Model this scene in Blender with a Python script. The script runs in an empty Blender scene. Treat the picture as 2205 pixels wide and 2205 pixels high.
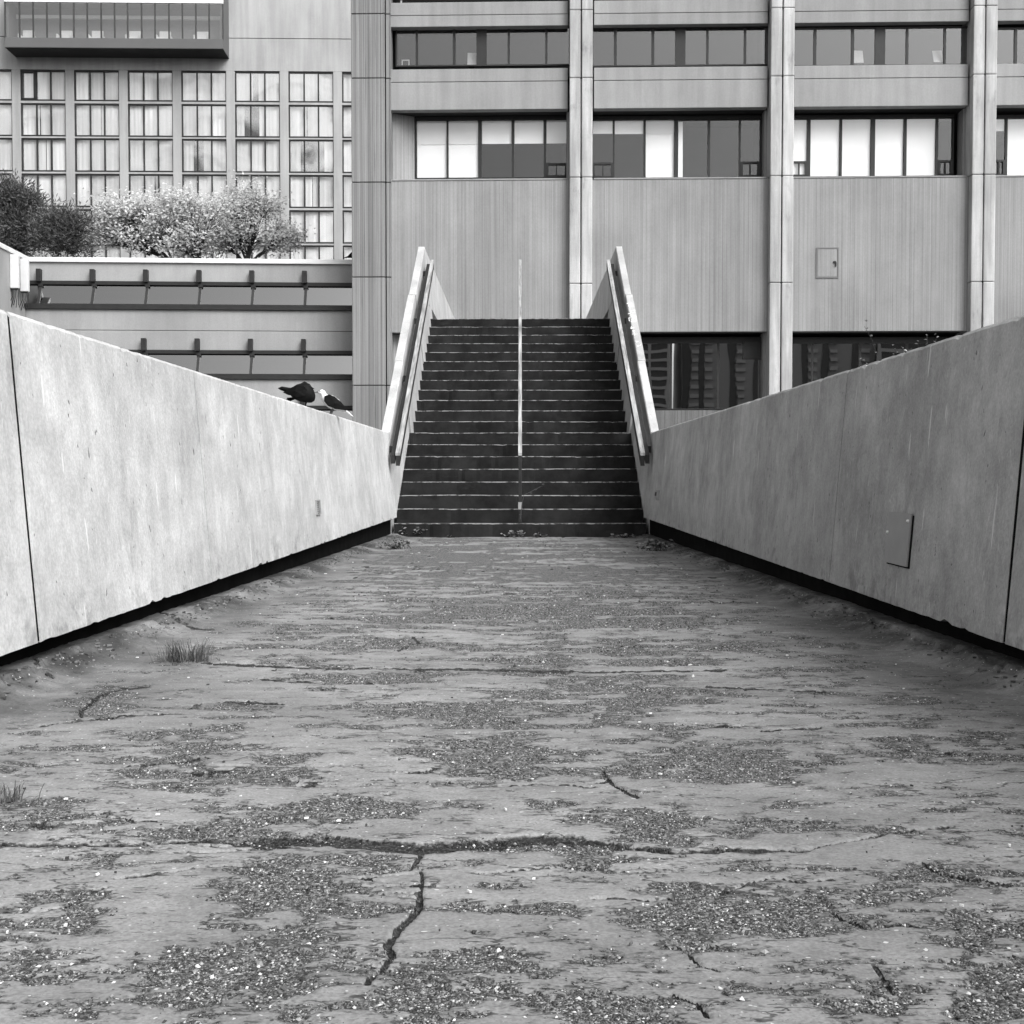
import bpy, bmesh, math, random
import numpy as np
from mathutils import Vector, Matrix, Euler

random.seed(7)
rng = np.random.default_rng(7)
scene = bpy.context.scene
C = scene.collection

# ------------------------------------------------------------------ camera
FPX, NPX = 2600.0, 2205.0                       # focal length in pixels of a 2205 px wide picture
EYE = Vector((0.0, 0.0, 0.78))
PITCH, YAW = math.atan(81.5 / FPX), math.atan(17.5 / FPX)
cam = bpy.data.cameras.new('camera')
cam.sensor_width = 36.0
cam.lens = 36.0 * FPX / NPX
cam.clip_start, cam.clip_end = 0.05, 3000.0
cam_o = bpy.data.objects.new('camera', cam)
cam_o.location = EYE
cam_o.rotation_euler = Euler((math.pi / 2 - PITCH, 0, YAW))
C.objects.link(cam_o)
scene.camera = cam_o
RCAM = cam_o.rotation_euler.to_matrix()

# ------------------------------------------------------------------ sky, sun, exposure
SUN_AZ, SUN_EL = math.radians(140), math.radians(44)       # azimuth clockwise from +Y
world = bpy.data.worlds.new('World')
scene.world = world
world.use_nodes = True
wn = world.node_tree
wn.nodes.clear()
sky = wn.nodes.new('ShaderNodeTexSky')
sky.sky_type = 'NISHITA'
sky.sun_disc = False
sky.sun_elevation, sky.sun_rotation = SUN_EL, SUN_AZ
sky.air_density, sky.dust_density, sky.ozone_density = 1.0, 5.0, 1.0
bw = wn.nodes.new('ShaderNodeRGBToBW')                     # the photograph is black and white
bg = wn.nodes.new('ShaderNodeBackground')
bg.inputs['Strength'].default_value = 0.14
wo = wn.nodes.new('ShaderNodeOutputWorld')
wn.links.new(sky.outputs[0], bw.inputs[0])
wn.links.new(bw.outputs[0], bg.inputs['Color'])
wn.links.new(bg.outputs[0], wo.inputs['Surface'])

sun = bpy.data.lights.new('sun', 'SUN')
sun.energy, sun.angle, sun.color = 1.4, math.radians(40), (1, 1, 1)
sun_o = bpy.data.objects.new('sun', sun)
sd = Vector((math.sin(SUN_AZ) * math.cos(SUN_EL), math.cos(SUN_AZ) * math.cos(SUN_EL), math.sin(SUN_EL)))
sun_o.rotation_euler = sd.to_track_quat('Z', 'Y').to_euler()
sun_o.location = (20, -10, 60)
C.objects.link(sun_o)

vs = scene.view_settings
vs.view_transform, vs.look, vs.exposure, vs.gamma = 'Standard', 'None', 0.90, 1.0
vs.use_curve_mapping = False
scene.render.engine = 'CYCLES'
scene.cycles.max_bounces = 4
scene.cycles.diffuse_bounces = 3
scene.cycles.use_adaptive_sampling = True
scene.cycles.adaptive_threshold = 0.02
scene.cycles.transparent_max_bounces = 8
scene.cycles.caustics_reflective = scene.cycles.caustics_refractive = False

# ------------------------------------------------------------------ geometry helpers
def ray(px, py):
    d = Vector(((px - NPX / 2) / FPX, (NPX / 2 - py) / FPX, -1.0))
    return RCAM @ d

class Frame:
    """A local frame (u right, v away, w up) of a building, to read sizes off sight lines."""
    def __init__(self, origin, rz):
        self.o, self.rz = Vector(origin), rz
        self.U = Vector((math.cos(rz), math.sin(rz), 0)); self.V = Vector((-math.sin(rz), math.cos(rz), 0))
    def hit(self, px, py, v=0.0):
        d = ray(px, py); r = EYE - self.o
        t = (v - r.dot(self.V)) / d.dot(self.V)
        p = r + d * t
        return p.dot(self.U), p.z
    def u(self, px, v=0.0, py=400): return self.hit(px, py, v)[0]
    def w(self, py, v=0.0, px=1120): return self.hit(px, py, v)[1]

def at(px, py, Y):
    d = ray(px, py); return EYE + d * (Y / d.y)

def root(name, loc, rz=0.0):
    o = bpy.data.objects.new(name, None); o.location = loc; o.rotation_euler = (0, 0, rz)
    o.empty_display_size = 0.2; C.objects.link(o); return o

def tag(o, label, cat, group=None):
    o['label'] = label; o['category'] = cat
    if group: o['group'] = group
    return o

def kind(o, k): o['kind'] = k; return o

def mk(name, me, mat, parent=None, smooth=False):
    if isinstance(me, bmesh.types.BMesh):
        b = me; me = bpy.data.meshes.new(name); b.to_mesh(me); b.free()
    if mat is not None and not me.materials: me.materials.append(mat)
    o = bpy.data.objects.new(name, me); C.objects.link(o)
    if parent is not None: o.parent = parent
    if smooth:
        for p in me.polygons: p.use_smooth = True
    return o

def mesh(name, v, f):
    me = bpy.data.meshes.new(name); me.from_pydata([tuple(p) for p in v], [], [tuple(q) for q in f]); me.update(); return me

CUBE_F = [(0, 3, 2, 1), (4, 5, 6, 7), (0, 1, 5, 4), (1, 2, 6, 5), (2, 3, 7, 6), (3, 0, 4, 7)]
def cube_v(x0, x1, y0, y1, z0, z1):
    return [(x0, y0, z0), (x1, y0, z0), (x1, y1, z0), (x0, y1, z0), (x0, y0, z1), (x1, y0, z1), (x1, y1, z1), (x0, y1, z1)]

def box(name, x0, x1, y0, y1, z0, z1, mat, parent=None, bev=0.0):
    x0, x1 = min(x0, x1), max(x0, x1); y0, y1 = min(y0, y1), max(y0, y1); z0, z1 = min(z0, z1), max(z0, z1)
    me = mesh(name, cube_v(x0, x1, y0, y1, z0, z1), CUBE_F)
    if bev:
        b = bmesh.new(); b.from_mesh(me)
        bmesh.ops.bevel(b, geom=b.edges[:], offset=bev, segments=2, affect='EDGES', profile=0.6)
        b.to_mesh(me); b.free()
    return mk(name, me, mat, parent)

_unit = {}
def ub(name, x0, x1, y0, y1, z0, z1, mat, parent=None):
    """A block that shares one unit mesh with its like."""
    k = mat.name
    if k not in _unit:
        me = mesh('block_' + k, cube_v(0, 1, 0, 1, 0, 1), CUBE_F); me.materials.append(mat); _unit[k] = me
    o = bpy.data.objects.new(name, _unit[k]); C.objects.link(o)
    o.location = (min(x0, x1), min(y0, y1), min(z0, z1))
    o.scale = (abs(x1 - x0), abs(y1 - y0), abs(z1 - z0))
    if parent is not None: o.parent = parent
    return o

def bars(name, boxes, mat, parent=None):
    v, f = [], []
    for b in boxes:
        n = len(v); v += cube_v(*b); f += [tuple(i + n for i in q) for q in CUBE_F]
    return mk(name, mesh(name, v, f), mat, parent)

def tube_data(pts, radii, n=6):
    v, f = [], []
    pts = [Vector(p) for p in pts]
    for i, p in enumerate(pts):
        t = (pts[min(i + 1, len(pts) - 1)] - pts[max(i - 1, 0)]).normalized()
        a = t.cross(Vector((0.31, 0.2, 0.93)));  a = a.normalized() if a.length > 1e-4 else Vector((1, 0, 0))
        b = t.cross(a)
        for k in range(n):
            th = 2 * math.pi * k / n
            v.append(p + (a * math.cos(th) + b * math.sin(th)) * radii[i])
    for i in range(len(pts) - 1):
        for k in range(n):
            f.append((i * n + k, i * n + (k + 1) % n, (i + 1) * n + (k + 1) % n, (i + 1) * n + k))
    f.append(tuple(range(n - 1, -1, -1))); f.append(tuple((len(pts) - 1) * n + k for k in range(n)))
    return v, f

class MB:
    def __init__(self): self.v, self.f = [], []
    def add(self, v, f):
        n = len(self.v); self.v += list(v); self.f += [tuple(i + n for i in q) for q in f]; return self
    def tube(self, pts, radii, n=6): return self.add(*tube_data(pts, radii, n))
    def box(self, *b): return self.add(cube_v(*b), CUBE_F)
    def build(self, name, mat, parent=None, smooth=False): return mk(name, mesh(name, self.v, self.f), mat, parent, smooth)

# numpy noise
def _h(ix, iy, seed):
    n = (ix.astype(np.int64) * 374761393 + iy.astype(np.int64) * 668265263 + seed * 974711) & 0xffffffff
    n = ((n ^ (n >> 13)) * 1274126177) & 0xffffffff
    n = (n ^ (n >> 16)) & 0xffffffff
    return n / 4294967295.0
def vn(x, y, seed=0):
    ix, iy = np.floor(x), np.floor(y); fx, fy = x - ix, y - iy
    fx = fx * fx * (3 - 2 * fx); fy = fy * fy * (3 - 2 * fy)
    a, b, c, d = _h(ix, iy, seed), _h(ix + 1, iy, seed), _h(ix, iy + 1, seed), _h(ix + 1, iy + 1, seed)
    return (a + (b - a) * fx) + ((c + (d - c) * fx) - (a + (b - a) * fx)) * fy
def fbm(x, y, oc=4, seed=0, gain=0.5):
    s, amp, tot = 0, 1.0, 0
    for i in range(oc):
        s = s + amp * vn(x * 2 ** i + 17.3 * i, y * 2 ** i - 9.1 * i, seed + i); tot += amp; amp *= gain
    return s / tot
def sst(a, b, x):
    t = np.clip((x - a) / (b - a), 0, 1); return t * t * (3 - 2 * t)

# ------------------------------------------------------------------ materials
class Mat:
    def __init__(self, name, rough=0.8, spec=0.3):
        self.m = bpy.data.materials.new(name); self.m.use_nodes = True
        self.t = self.m.node_tree; self.t.nodes.clear()
        self.out = self.t.nodes.new('ShaderNodeOutputMaterial')
        self.p = self.t.nodes.new('ShaderNodeBsdfPrincipled')
        self.p.inputs['Roughness'].default_value = rough
        self.p.inputs['Specular IOR Level'].default_value = spec
        self.t.links.new(self.p.outputs[0], self.out.inputs['Surface'])
        self.geo = self.t.nodes.new('ShaderNodeNewGeometry')
    def val(self, x, sock):
        if isinstance(x, (int, float)): sock.default_value = x
        else: self.t.links.new(x, sock)
    def pos(self, sx, sy, sz):
        n = self.t.nodes.new('ShaderNodeVectorMath'); n.operation = 'MULTIPLY'
        self.t.links.new(self.geo.outputs['Position'], n.inputs[0]); n.inputs[1].default_value = (sx, sy, sz)
        return n.outputs[0]
    def noise(self, sx, sy, sz, detail=3, rough=0.55, dist=0.0):
        n = self.t.nodes.new('ShaderNodeTexNoise'); n.inputs['Scale'].default_value = 1.0
        n.inputs['Detail'].default_value = detail; n.inputs['Roughness'].default_value = rough; n.inputs['Distortion'].default_value = dist
        self.t.links.new(self.pos(sx, sy, sz), n.inputs['Vector']); return n.outputs['Fac']
    def voro(self, sx, sy, sz, out='Color', feature='F1'):
        n = self.t.nodes.new('ShaderNodeTexVoronoi'); n.feature = feature; n.inputs['Scale'].default_value = 1.0
        self.t.links.new(self.pos(sx, sy, sz), n.inputs['Vector']); return n.outputs[out]
    def math(self, op, a, b=0.0, c=None, clamp=False):
        n = self.t.nodes.new('ShaderNodeMath'); n.operation = op; n.use_clamp = clamp
        self.val(a, n.inputs[0]); self.val(b, n.inputs[1])
        if c is not None: self.val(c, n.inputs[2])
        return n.outputs[0]
    def rng(self, x, a, b, c=0.0, d=1.0):
        n = self.t.nodes.new('ShaderNodeMapRange'); n.clamp = True; n.interpolation_type = 'SMOOTHSTEP'
        self.val(x, n.inputs[0])
        for i, k in enumerate((a, b, c, d)): n.inputs[i + 1].default_value = k
        return n.outputs[0]
    def mix(self, f, a, b):
        n = self.t.nodes.new('ShaderNodeMix'); n.data_type = 'FLOAT'
        self.val(f, n.inputs[0]); self.val(a, n.inputs[2]); self.val(b, n.inputs[3]); return n.outputs[0]
    def attr(self, name):
        n = self.t.nodes.new('ShaderNodeAttribute'); n.attribute_name = name; return n.outputs['Fac']
    def island(self): return self.geo.outputs['Random Per Island']
    def objrand(self): return self.t.nodes.new('ShaderNodeObjectInfo').outputs['Random']
    def color(self, x):
        if isinstance(x, (int, float)): self.p.inputs['Base Color'].default_value = (x, x, x, 1)
        else: self.t.links.new(x, self.p.inputs['Base Color'])
        return self
    def bump(self, h, strength=0.5, dist=0.02):
        n = self.t.nodes.new('ShaderNodeBump'); n.inputs['Strength'].default_value = strength; n.inputs['Distance'].default_value = dist
        self.t.links.new(h, n.inputs['Height']); self.t.links.new(n.outputs[0], self.p.inputs['Normal']); return self

def flat(name, c, rough=0.7, spec=0.3, var=0.0, sc=3.0, rnd=0.0):
    m = Mat(name, rough, spec)
    if var or rnd:
        x = c
        if var: x = m.math('MULTIPLY', c, m.rng(m.noise(sc, sc, sc, 4), 0.25, 0.75, 1 - var, 1 + var))
        if rnd: x = m.math('MULTIPLY', x, m.mix(m.objrand(), 1 - rnd, 1 + rnd))
        m.color(x)
    else: m.color(c)
    return m.m

def concrete(name, c, mott=0.2, streak=0.2, sx=1.0, grain=0.12, drips=0.0, dark=0.0, bump=0.3, ribs=0.0, ribsc=10.0):
    m = Mat(name, 0.85, 0.25)
    big = m.rng(m.noise(0.9 * sx, 0.9 * sx, 0.7 * sx, 5, 0.6), 0.3, 0.7, 1 - mott, 1 + mott)
    x = m.math('MULTIPLY', m.math('MULTIPLY', c, m.mix(m.objrand(), 0.94, 1.05)), big)
    if streak:
        st = m.noise(7 * sx, 7 * sx, 0.5 * sx, 4, 0.6)
        x = m.math('MULTIPLY', x, m.rng(st, 0.3, 0.72, 1 - streak, 1 + streak))
    fine = m.noise(55 * sx, 55 * sx, 40 * sx, 3, 0.6)
    x = m.math('MULTIPLY', x, m.rng(fine, 0.25, 0.75, 1 - grain, 1 + grain))
    h = fine
    if ribs:
        r1 = m.noise(ribsc, ribsc, 0.05, 2, 0.5)
        r2 = m.noise(ribsc * 2.7, ribsc * 2.7, 0.10, 2, 0.5)
        rr = m.math('ADD', m.math('MULTIPLY', r1, 0.6), m.math('MULTIPLY', r2, 0.4))
        x = m.math('MULTIPLY', x, m.rng(rr, 0.32, 0.66, 1 - ribs, 1 + ribs * 0.7))
        ln = m.rng(m.noise(ribsc * 1.9, ribsc * 1.9, 0.22, 3, 0.6), 0.60, 0.68)
        x = m.math('MULTIPLY', x, m.math('SUBTRACT', 1.0, m.math('MULTIPLY', ln, ribs * 1.1)))
        sx_ = m.t.nodes.new('ShaderNodeSeparateXYZ'); m.t.links.new(m.geo.outputs['Position'], sx_.inputs[0])
        sn = m.math('ABSOLUTE', m.math('SINE', m.math('MULTIPLY', sx_.outputs['X'], math.pi / 0.19)))
        gv = m.math('MULTIPLY', m.rng(sn, 0.0, 0.32, 1.0, 0.0), m.rng(m.noise(3.0, 3.0, 0.35, 3, 0.6), 0.35, 0.6, 0.35, 1.0))   # open joints between the form boards
        x = m.math('MULTIPLY', x, m.math('SUBTRACT', 1.0, m.math('MULTIPLY', gv, ribs * 1.7)))
        h = m.math('SUBTRACT', m.math('ADD', m.math('MULTIPLY', rr, 3.0), m.math('MULTIPLY', fine, 0.3)), gv)
    if drips:                                                     # lime and bird-dropping runs
        d = m.rng(m.noise(26, 26, 2.6, 2, 0.5), 0.70, 0.76)
        d2 = m.rng(m.noise(70, 70, 16, 2, 0.5), 0.72, 0.77)
        d = m.math('MAXIMUM', d, m.math('MULTIPLY', d2, 0.8))
        x = m.mix(m.math('MULTIPLY', d, drips), x, 0.72)
    if dark:                                                      # grime stains with their own outline
        g = m.rng(m.noise(2.3, 2.3, 0.8, 5, 0.65), 0.55, 0.75)
        x = m.math('MULTIPLY', x, m.math('SUBTRACT', 1.0, m.math('MULTIPLY', g, dark)))
        pits = m.rng(m.noise(38, 38, 20, 2, 0.5), 0.73, 0.77)
        x = m.math('MULTIPLY', x, m.math('SUBTRACT', 1.0, m.math('MULTIPLY', pits, 0.7)))
    m.color(x); m.bump(h, bump, 0.01)
    return m.m

M = {}
def m_wall(name, c, blot, fleck, seed):
    m = Mat(name, 0.88, 0.2)
    q = lambda sx, sy, sz, *a: m.noise(sx * (1 + seed), sy * (1 + seed), sz * (1 + seed), *a)
    x = m.math('MULTIPLY', c, m.rng(q(1.3, 1.3, 1.1, 5, 0.62), 0.28, 0.72, 1 - blot, 1 + blot))
    x = m.math('MULTIPLY', x, m.rng(q(5, 5, 4.6, 6, 0.72, 0.3), 0.28, 0.72, 1 - blot * .8, 1 + blot * .7))
    x = m.math('MULTIPLY', x, m.rng(q(20, 20, 5.0, 4, 0.65), 0.3, 0.7, 0.93, 1.06))
    fine = q(85, 85, 70, 3, 0.65)
    x = m.math('MULTIPLY', x, m.rng(fine, 0.25, 0.75, 0.86, 1.12))
    f1 = m.rng(q(60, 60, 15, 2, 0.5), 0.66, 0.72); f2 = m.rng(q(30, 30, 2.2, 1, 0.4), 0.735, 0.765); gate = m.rng(q(2.1, 2.1, 1.5, 2, 0.5), 0.42, 0.6)
    x = m.mix(m.math('MULTIPLY', m.math('MULTIPLY', f1, gate), fleck), x, 0.70)
    x = m.mix(m.math('MULTIPLY', f2, fleck * 1.2), x, 0.75)
    g1 = m.rng(q(2.6, 2.6, 1.3, 6, 0.72), 0.57, 0.72)                       # damp stains
    x = m.math('MULTIPLY', x, m.math('SUBTRACT', 1.0, m.math('MULTIPLY', g1, blot * 1.5)))
    z = m.t.nodes.new('ShaderNodeSeparateXYZ'); m.t.links.new(m.geo.outputs['Position'], z.inputs[0])
    low = m.math('MULTIPLY', m.rng(z.outputs['Z'], 0.26, 0.48, 1.0, 0.0), m.rng(q(5, 5, 5, 5, 0.7), 0.50, 0.66))   # darker towards the foot, with a ragged outline
    x = m.math('MULTIPLY', x, m.math('SUBTRACT', 1.0, m.math('MULTIPLY', low, 0.38)))
    p1 = m.rng(q(34, 34, 20, 2, 0.5), 0.72, 0.75); p2 = m.rng(q(22, 22, 7, 2, 0.5), 0.755, 0.78)
    x = m.math('MULTIPLY', x, m.math('SUBTRACT', 1.0, m.math('MULTIPLY', m.math('MAXIMUM', p1, p2), 0.72)))
    m.color(x); m.bump(m.math('SUBTRACT', fine, m.math('MULTIPLY', p1, 2.0)), 0.35, 0.006)
    return m.m
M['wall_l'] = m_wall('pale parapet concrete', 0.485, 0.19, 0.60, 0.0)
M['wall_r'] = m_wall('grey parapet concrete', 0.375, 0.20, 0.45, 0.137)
M['stair_par'] = concrete('stair parapet concrete', 0.40, 0.18, 0.04, 1.6, 0.14, drips=0.3, dark=0.2, bump=0.35)
M['spandrel'] = concrete('spandrel concrete', 0.275, 0.09, 0.09, 0.35, 0.05, bump=0.1)
M['pilaster'] = concrete('pilaster concrete', 0.41, 0.12, 0.22, 0.5, 0.06, dark=0.30, bump=0.1)
M['ribbed'] = concrete('board-marked concrete', 0.255, 0.12, 0.07, 0.3, 0.05, ribs=0.14, ribsc=15, bump=0.25)
M['towerc'] = concrete('ribbed tower concrete', 0.215, 0.06, 0.05, 0.3, 0.04, ribs=0.30, ribsc=8.5, bump=0.3)
M['resi'] = concrete('residence concrete', 0.345, 0.08, 0.10, 0.3, 0.04, bump=0.05)
M['lowc'] = concrete('low building concrete', 0.30, 0.10, 0.05, 0.4, 0.06, bump=0.1)
M['coping'] = flat('white coping', 0.72, 0.6, 0.3, 0.08, 1.0)
M['white'] = flat('white board', 0.75, 0.6, 0.3)
M['frame'] = flat('dark window frame', 0.022, 0.5, 0.3, 0.15, 4)
M['dark'] = flat('dark recess', 0.012, 0.9, 0.1)
M['plinth'] = flat('black membrane', 0.006, 0.95, 0.05, 0.4, 8)
M['steel'] = flat('blackened steel', 0.018, 0.55, 0.3, 0.3, 6)
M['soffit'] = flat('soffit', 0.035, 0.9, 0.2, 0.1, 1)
M['blind'] = flat('white roller blind', 0.93, 0.8, 0.2, 0.03, 0.8, rnd=0.08)
M['room'] = flat('dim room', 0.035, 0.9, 0.2)
M['bayband'] = flat('bay panel', 0.115, 0.7, 0.3, 0.05, 0.6)
M['bayroom'] = flat('bay interior', 0.30, 0.9, 0.2)
M['ground'] = concrete('ground', 0.10, 0.2, 0.0, 0.5, 0.2)
M['plate'] = flat('painted plate', 0.29, 0.6, 0.3, 0.05, 12)
M['screw'] = flat('screw', 0.75, 0.35, 0.5)
M['antenna'] = flat('antenna housing', 0.62, 0.5, 0.3, 0.05, 3)

def m_curtain():
    m = Mat('curtain', 0.9, 0.1)
    x = m.math('MULTIPLY', m.mix(m.objrand(), 0.55, 0.84), m.rng(m.noise(2.6, 2.6, 0.05, 3, 0.6), 0.3, 0.7, 0.80, 1.06))
    m.color(x); return m.m
M['curtain'] = m_curtain()

def m_glass(name, refl, tint, rough=0.02, wav=0.0, wsc=0.6, vary=0.0):
    m = Mat(name)
    t = m.t
    tr = t.nodes.new('ShaderNodeBsdfTransparent'); tr.inputs[0].default_value = (tint, tint, tint, 1)
    gl = t.nodes.new('ShaderNodeBsdfGlossy'); gl.inputs['Roughness'].default_value = rough; gl.inputs['Color'].default_value = (1, 1, 1, 1)
    if wav:
        b = t.nodes.new('ShaderNodeBump'); b.inputs['Strength'].default_value = 1.0; b.inputs['Distance'].default_value = wav
        t.links.new(m.noise(wsc, wsc, wsc * 0.45, 1, 0.4), b.inputs['Height']); t.links.new(b.outputs[0], gl.inputs['Normal'])
    mx = t.nodes.new('ShaderNodeMixShader'); mx.inputs[0].default_value = refl
    if vary: t.links.new(m.rng(m.noise(0.16, 0.16, 0.22, 4, 0.6, 0.5), 0.42, 0.66, refl, refl + vary), mx.inputs[0])
    t.links.new(tr.outputs[0], mx.inputs[1]); t.links.new(gl.outputs[0], mx.inputs[2]); t.links.new(mx.outputs[0], m.out.inputs['Surface'])
    return m.m
M['glass'] = m_glass('tinted office glass', 0.085, 0.75)
M['glass2'] = m_glass('clear office glass', 0.045, 0.97)
M['glass_low'] = m_glass('dark reflecting glass', 0.46, 0.12, 0.01, 0.0022, 0.8)
M['glass_sky'] = m_glass('sloped glass', 0.27, 0.15)
M['glass_res'] = m_glass('residence glass', 0.06, 0.97, vary=0.34)
M['glass_bay'] = m_glass('bay glass', 0.11, 0.90)

def m_step():
    m = Mat('black stair coating', 0.9, 0.12)
    x = m.math('MULTIPLY', 0.017, m.rng(m.noise(3, 3, 3, 5, 0.65), 0.3, 0.75, 0.7, 1.7))
    x = m.mix(m.math('MULTIPLY', m.rng(m.noise(2, 5, 9, 5, 0.7), 0.58, 0.75), 0.5), x, 0.045)
    m.color(x); m.bump(m.noise(60, 60, 60, 3), 0.3, 0.004); return m.m
M['step'] = m_step()
def m_nosing():
    m = Mat('worn step edge', 0.8, 0.2)
    x = m.mix(m.rng(m.noise(9, 3, 20, 4, 0.7), 0.40, 0.56), 0.03, 0.25)
    m.color(x); return m.m
M['nosing'] = m_nosing()
def m_rail():
    m = Mat('weathered timber rail', 0.7, 0.25)
    x = m.math('MULTIPLY', 0.26, m.rng(m.noise(50, 2.2, 3, 4, 0.6), 0.3, 0.7, 0.6, 1.5))
    x = m.math('MULTIPLY', x, m.rng(m.noise(3, 1.5, 1.5, 3, 0.6), 0.35, 0.65, 0.8, 1.15))
    m.color(x); m.bump(m.noise(90, 4, 6, 3), 0.4, 0.004); return m.m
M['rail'] = m_rail()

def m_floor():
    m = Mat('weathered screed', 0.82, 0.25)
    gr, ck, ed = m.attr('gravel'), m.attr('crack'), m.attr('edge')
    n1 = m.noise(28, 40, 28, 4, 0.65); n2 = m.noise(110, 140, 110, 2, 0.6)
    g = m.math('ADD', gr, m.math('ADD', m.math('MULTIPLY', m.math('SUBTRACT', n1, 0.5), 0.75), m.math('MULTIPLY', m.math('SUBTRACT', n2, 0.5), 0.65)))
    gm = m.rng(g, 0.47, 0.54)
    cm = m.rng(m.math('ADD', ck, m.math('MULTIPLY', m.math('SUBTRACT', n1, 0.5), 0.5)), 0.42, 0.58)
    base = m.math('MULTIPLY', 0.25, m.rng(m.noise(1.4, 1.4, 1, 5, 0.6), 0.3, 0.7, 0.80, 1.14))
    base = m.math('MULTIPLY', base, m.rng(m.noise(9, 14, 9, 5, 0.7), 0.3, 0.7, 0.80, 1.14))
    base = m.math('MULTIPLY', base, m.rng(m.noise(170, 170, 100, 2, 0.6), 0.3, 0.7, 0.82, 1.12))
    shade_dirt = m.math('MULTIPLY', ed, m.rng(m.noise(3.0, 2.0, 1, 5, 0.65), 0.28, 0.62), clamp=False)  # dirt along the walls, plus the right parapet's soft shade painted in
    shade_dirt = m.math('MINIMUM', shade_dirt, 1.4)
    base = m.math('MULTIPLY', base, m.math('SUBTRACT', 1.0, m.math('MULTIPLY', shade_dirt, 0.58)))
    cell = m.voro(300, 230, 100, 'Color')
    sep = m.t.nodes.new('ShaderNodeSeparateColor'); m.t.links.new(cell, sep.inputs[0])
    r = sep.outputs[0]
    gc = m.math('ADD', m.math('MULTIPLY', m.math('POWER', r, 1.7), 0.26), 0.040)
    gc = m.mix(m.rng(r, 0.955, 0.965), gc, 0.50)
    fl = m.rng(m.math('ADD', m.noise(24, 95, 24, 3, 0.6), m.math('MULTIPLY', m.math('SUBTRACT', gr, 0.3), 0.28)), 0.60, 0.64)
    base = m.mix(m.math('MULTIPLY', fl, 0.85), base, 0.055)
    sp = m.rng(m.noise(120, 230, 120, 2, 0.6), 0.635, 0.68)
    base = m.mix(m.math('MULTIPLY', sp, 0.5), base, 0.07)
    wsp = m.rng(m.noise(85, 120, 85, 1, 0.5), 0.735, 0.75)
    base = m.mix(wsp, base, 0.55)
    semi = m.rng(g, 0.30, 0.47)                                              # skin worn thin round the patches
    base = m.math('MULTIPLY', base, m.math('SUBTRACT', 1.0, m.math('MULTIPLY', semi, 0.30)))
    sp2 = m.rng(m.math('ADD', m.noise(70, 130, 70, 3, 0.65), m.math('MULTIPLY', semi, 0.07)), 0.60, 0.66)
    base = m.mix(m.math('MULTIPLY', m.math('MULTIPLY', sp2, semi), 0.8), base, 0.05)
    web = None
    for (fx, fy, wd, lo) in ((1.5, 3.6, 0.011, 0.46), (3.7, 8.5, 0.020, 0.52)):                 # web of hairline cracks
        nz = m.t.nodes.new('ShaderNodeTexNoise'); nz.inputs['Scale'].default_value = 1.0; nz.inputs['Detail'].default_value = 5; nz.inputs['Roughness'].default_value = 0.65
        m.t.links.new(m.pos(fx * 2.2, fy * 2.2, 1), nz.inputs['Vector'])
        ad = m.t.nodes.new('ShaderNodeVectorMath'); ad.operation = 'MULTIPLY_ADD'
        m.t.links.new(nz.outputs['Color'], ad.inputs[0]); ad.inputs[1].default_value = (0.75, 0.75, 0); m.t.links.new(m.pos(fx, fy, 0), ad.inputs[2])
        vo = m.t.nodes.new('ShaderNodeTexVoronoi'); vo.feature = 'DISTANCE_TO_EDGE'; vo.inputs['Scale'].default_value = 1.0; vo.voronoi_dimensions = '2D'
        m.t.links.new(ad.outputs[0], vo.inputs['Vector'])
        ln = m.math('MULTIPLY', m.rng(vo.outputs['Distance'], wd * .35, wd, 1.0, 0.0), m.rng(m.noise(fx * 1.3 + 1, fy * 0.9, 1, 3, 0.6), lo, lo + .07))
        web = ln if web is None else m.math('MAXIMUM', web, ln)
    base = m.mix(m.math('MULTIPLY', web, 0.85), base, 0.035)
    x = m.mix(gm, base, gc)
    x = m.mix(cm, x, m.math('MULTIPLY', gc, 0.22))
    m.color(x)
    dist = m.voro(300, 230, 100, 'Distance')
    h = m.math('SUBTRACT', m.math('MULTIPLY', n2, 0.15), m.math('MULTIPLY', gm, m.math('ADD', 0.55, m.math('MULTIPLY', dist, 0.9))))
    h = m.math('SUBTRACT', h, m.math('MULTIPLY', cm, 0.9))
    m.bump(h, 0.9, 0.006)
    return m.m
M['floor'] = m_floor()
def m_stone():
    m = Mat('gravel chips', 0.8, 0.25)
    r = m.island()
    x = m.math('ADD', 0.034, m.math('MULTIPLY', m.math('POWER', r, 2.0), 0.34))
    x = m.mix(m.rng(r, 0.925, 0.945), x, 0.60)
    m.color(x); return m.m
M['stone'] = m_stone()
def m_leaf(name, a, b, trans=0.3):
    m = Mat(name, 0.7, 0.2)
    x = m.mix(m.island(), a, b); m.color(x)
    if trans:
        tl = m.t.nodes.new('ShaderNodeBsdfTranslucent'); m.t.links.new(x, tl.inputs[0])
        mx = m.t.nodes.new('ShaderNodeMixShader'); mx.inputs[0].default_value = trans
        m.t.links.new(m.p.outputs[0], mx.inputs[1]); m.t.links.new(tl.outputs[0], mx.inputs[2]); m.t.links.new(mx.outputs[0], m.out.inputs['Surface'])
    return m.m
M['leaf_pale'] = m_leaf('pale autumn leaves', 0.42, 0.90, 0.45)
M['leaf_dark'] = m_leaf('dark needles', 0.04, 0.19, 0.2)
M['grass'] = m_leaf('dry grass', 0.06, 0.22, 0.2)
M['deadleaf'] = m_leaf('dead leaves', 0.03, 0.22, 0.0)
M['weed'] = m_leaf('weed leaves', 0.05, 0.30, 0.2)
M['deadtwig'] = flat('dry twig', 0.06, 0.8, 0.2)
M['bark'] = flat('dark bark', 0.04, 0.9, 0.2, 0.3, 9)
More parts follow.
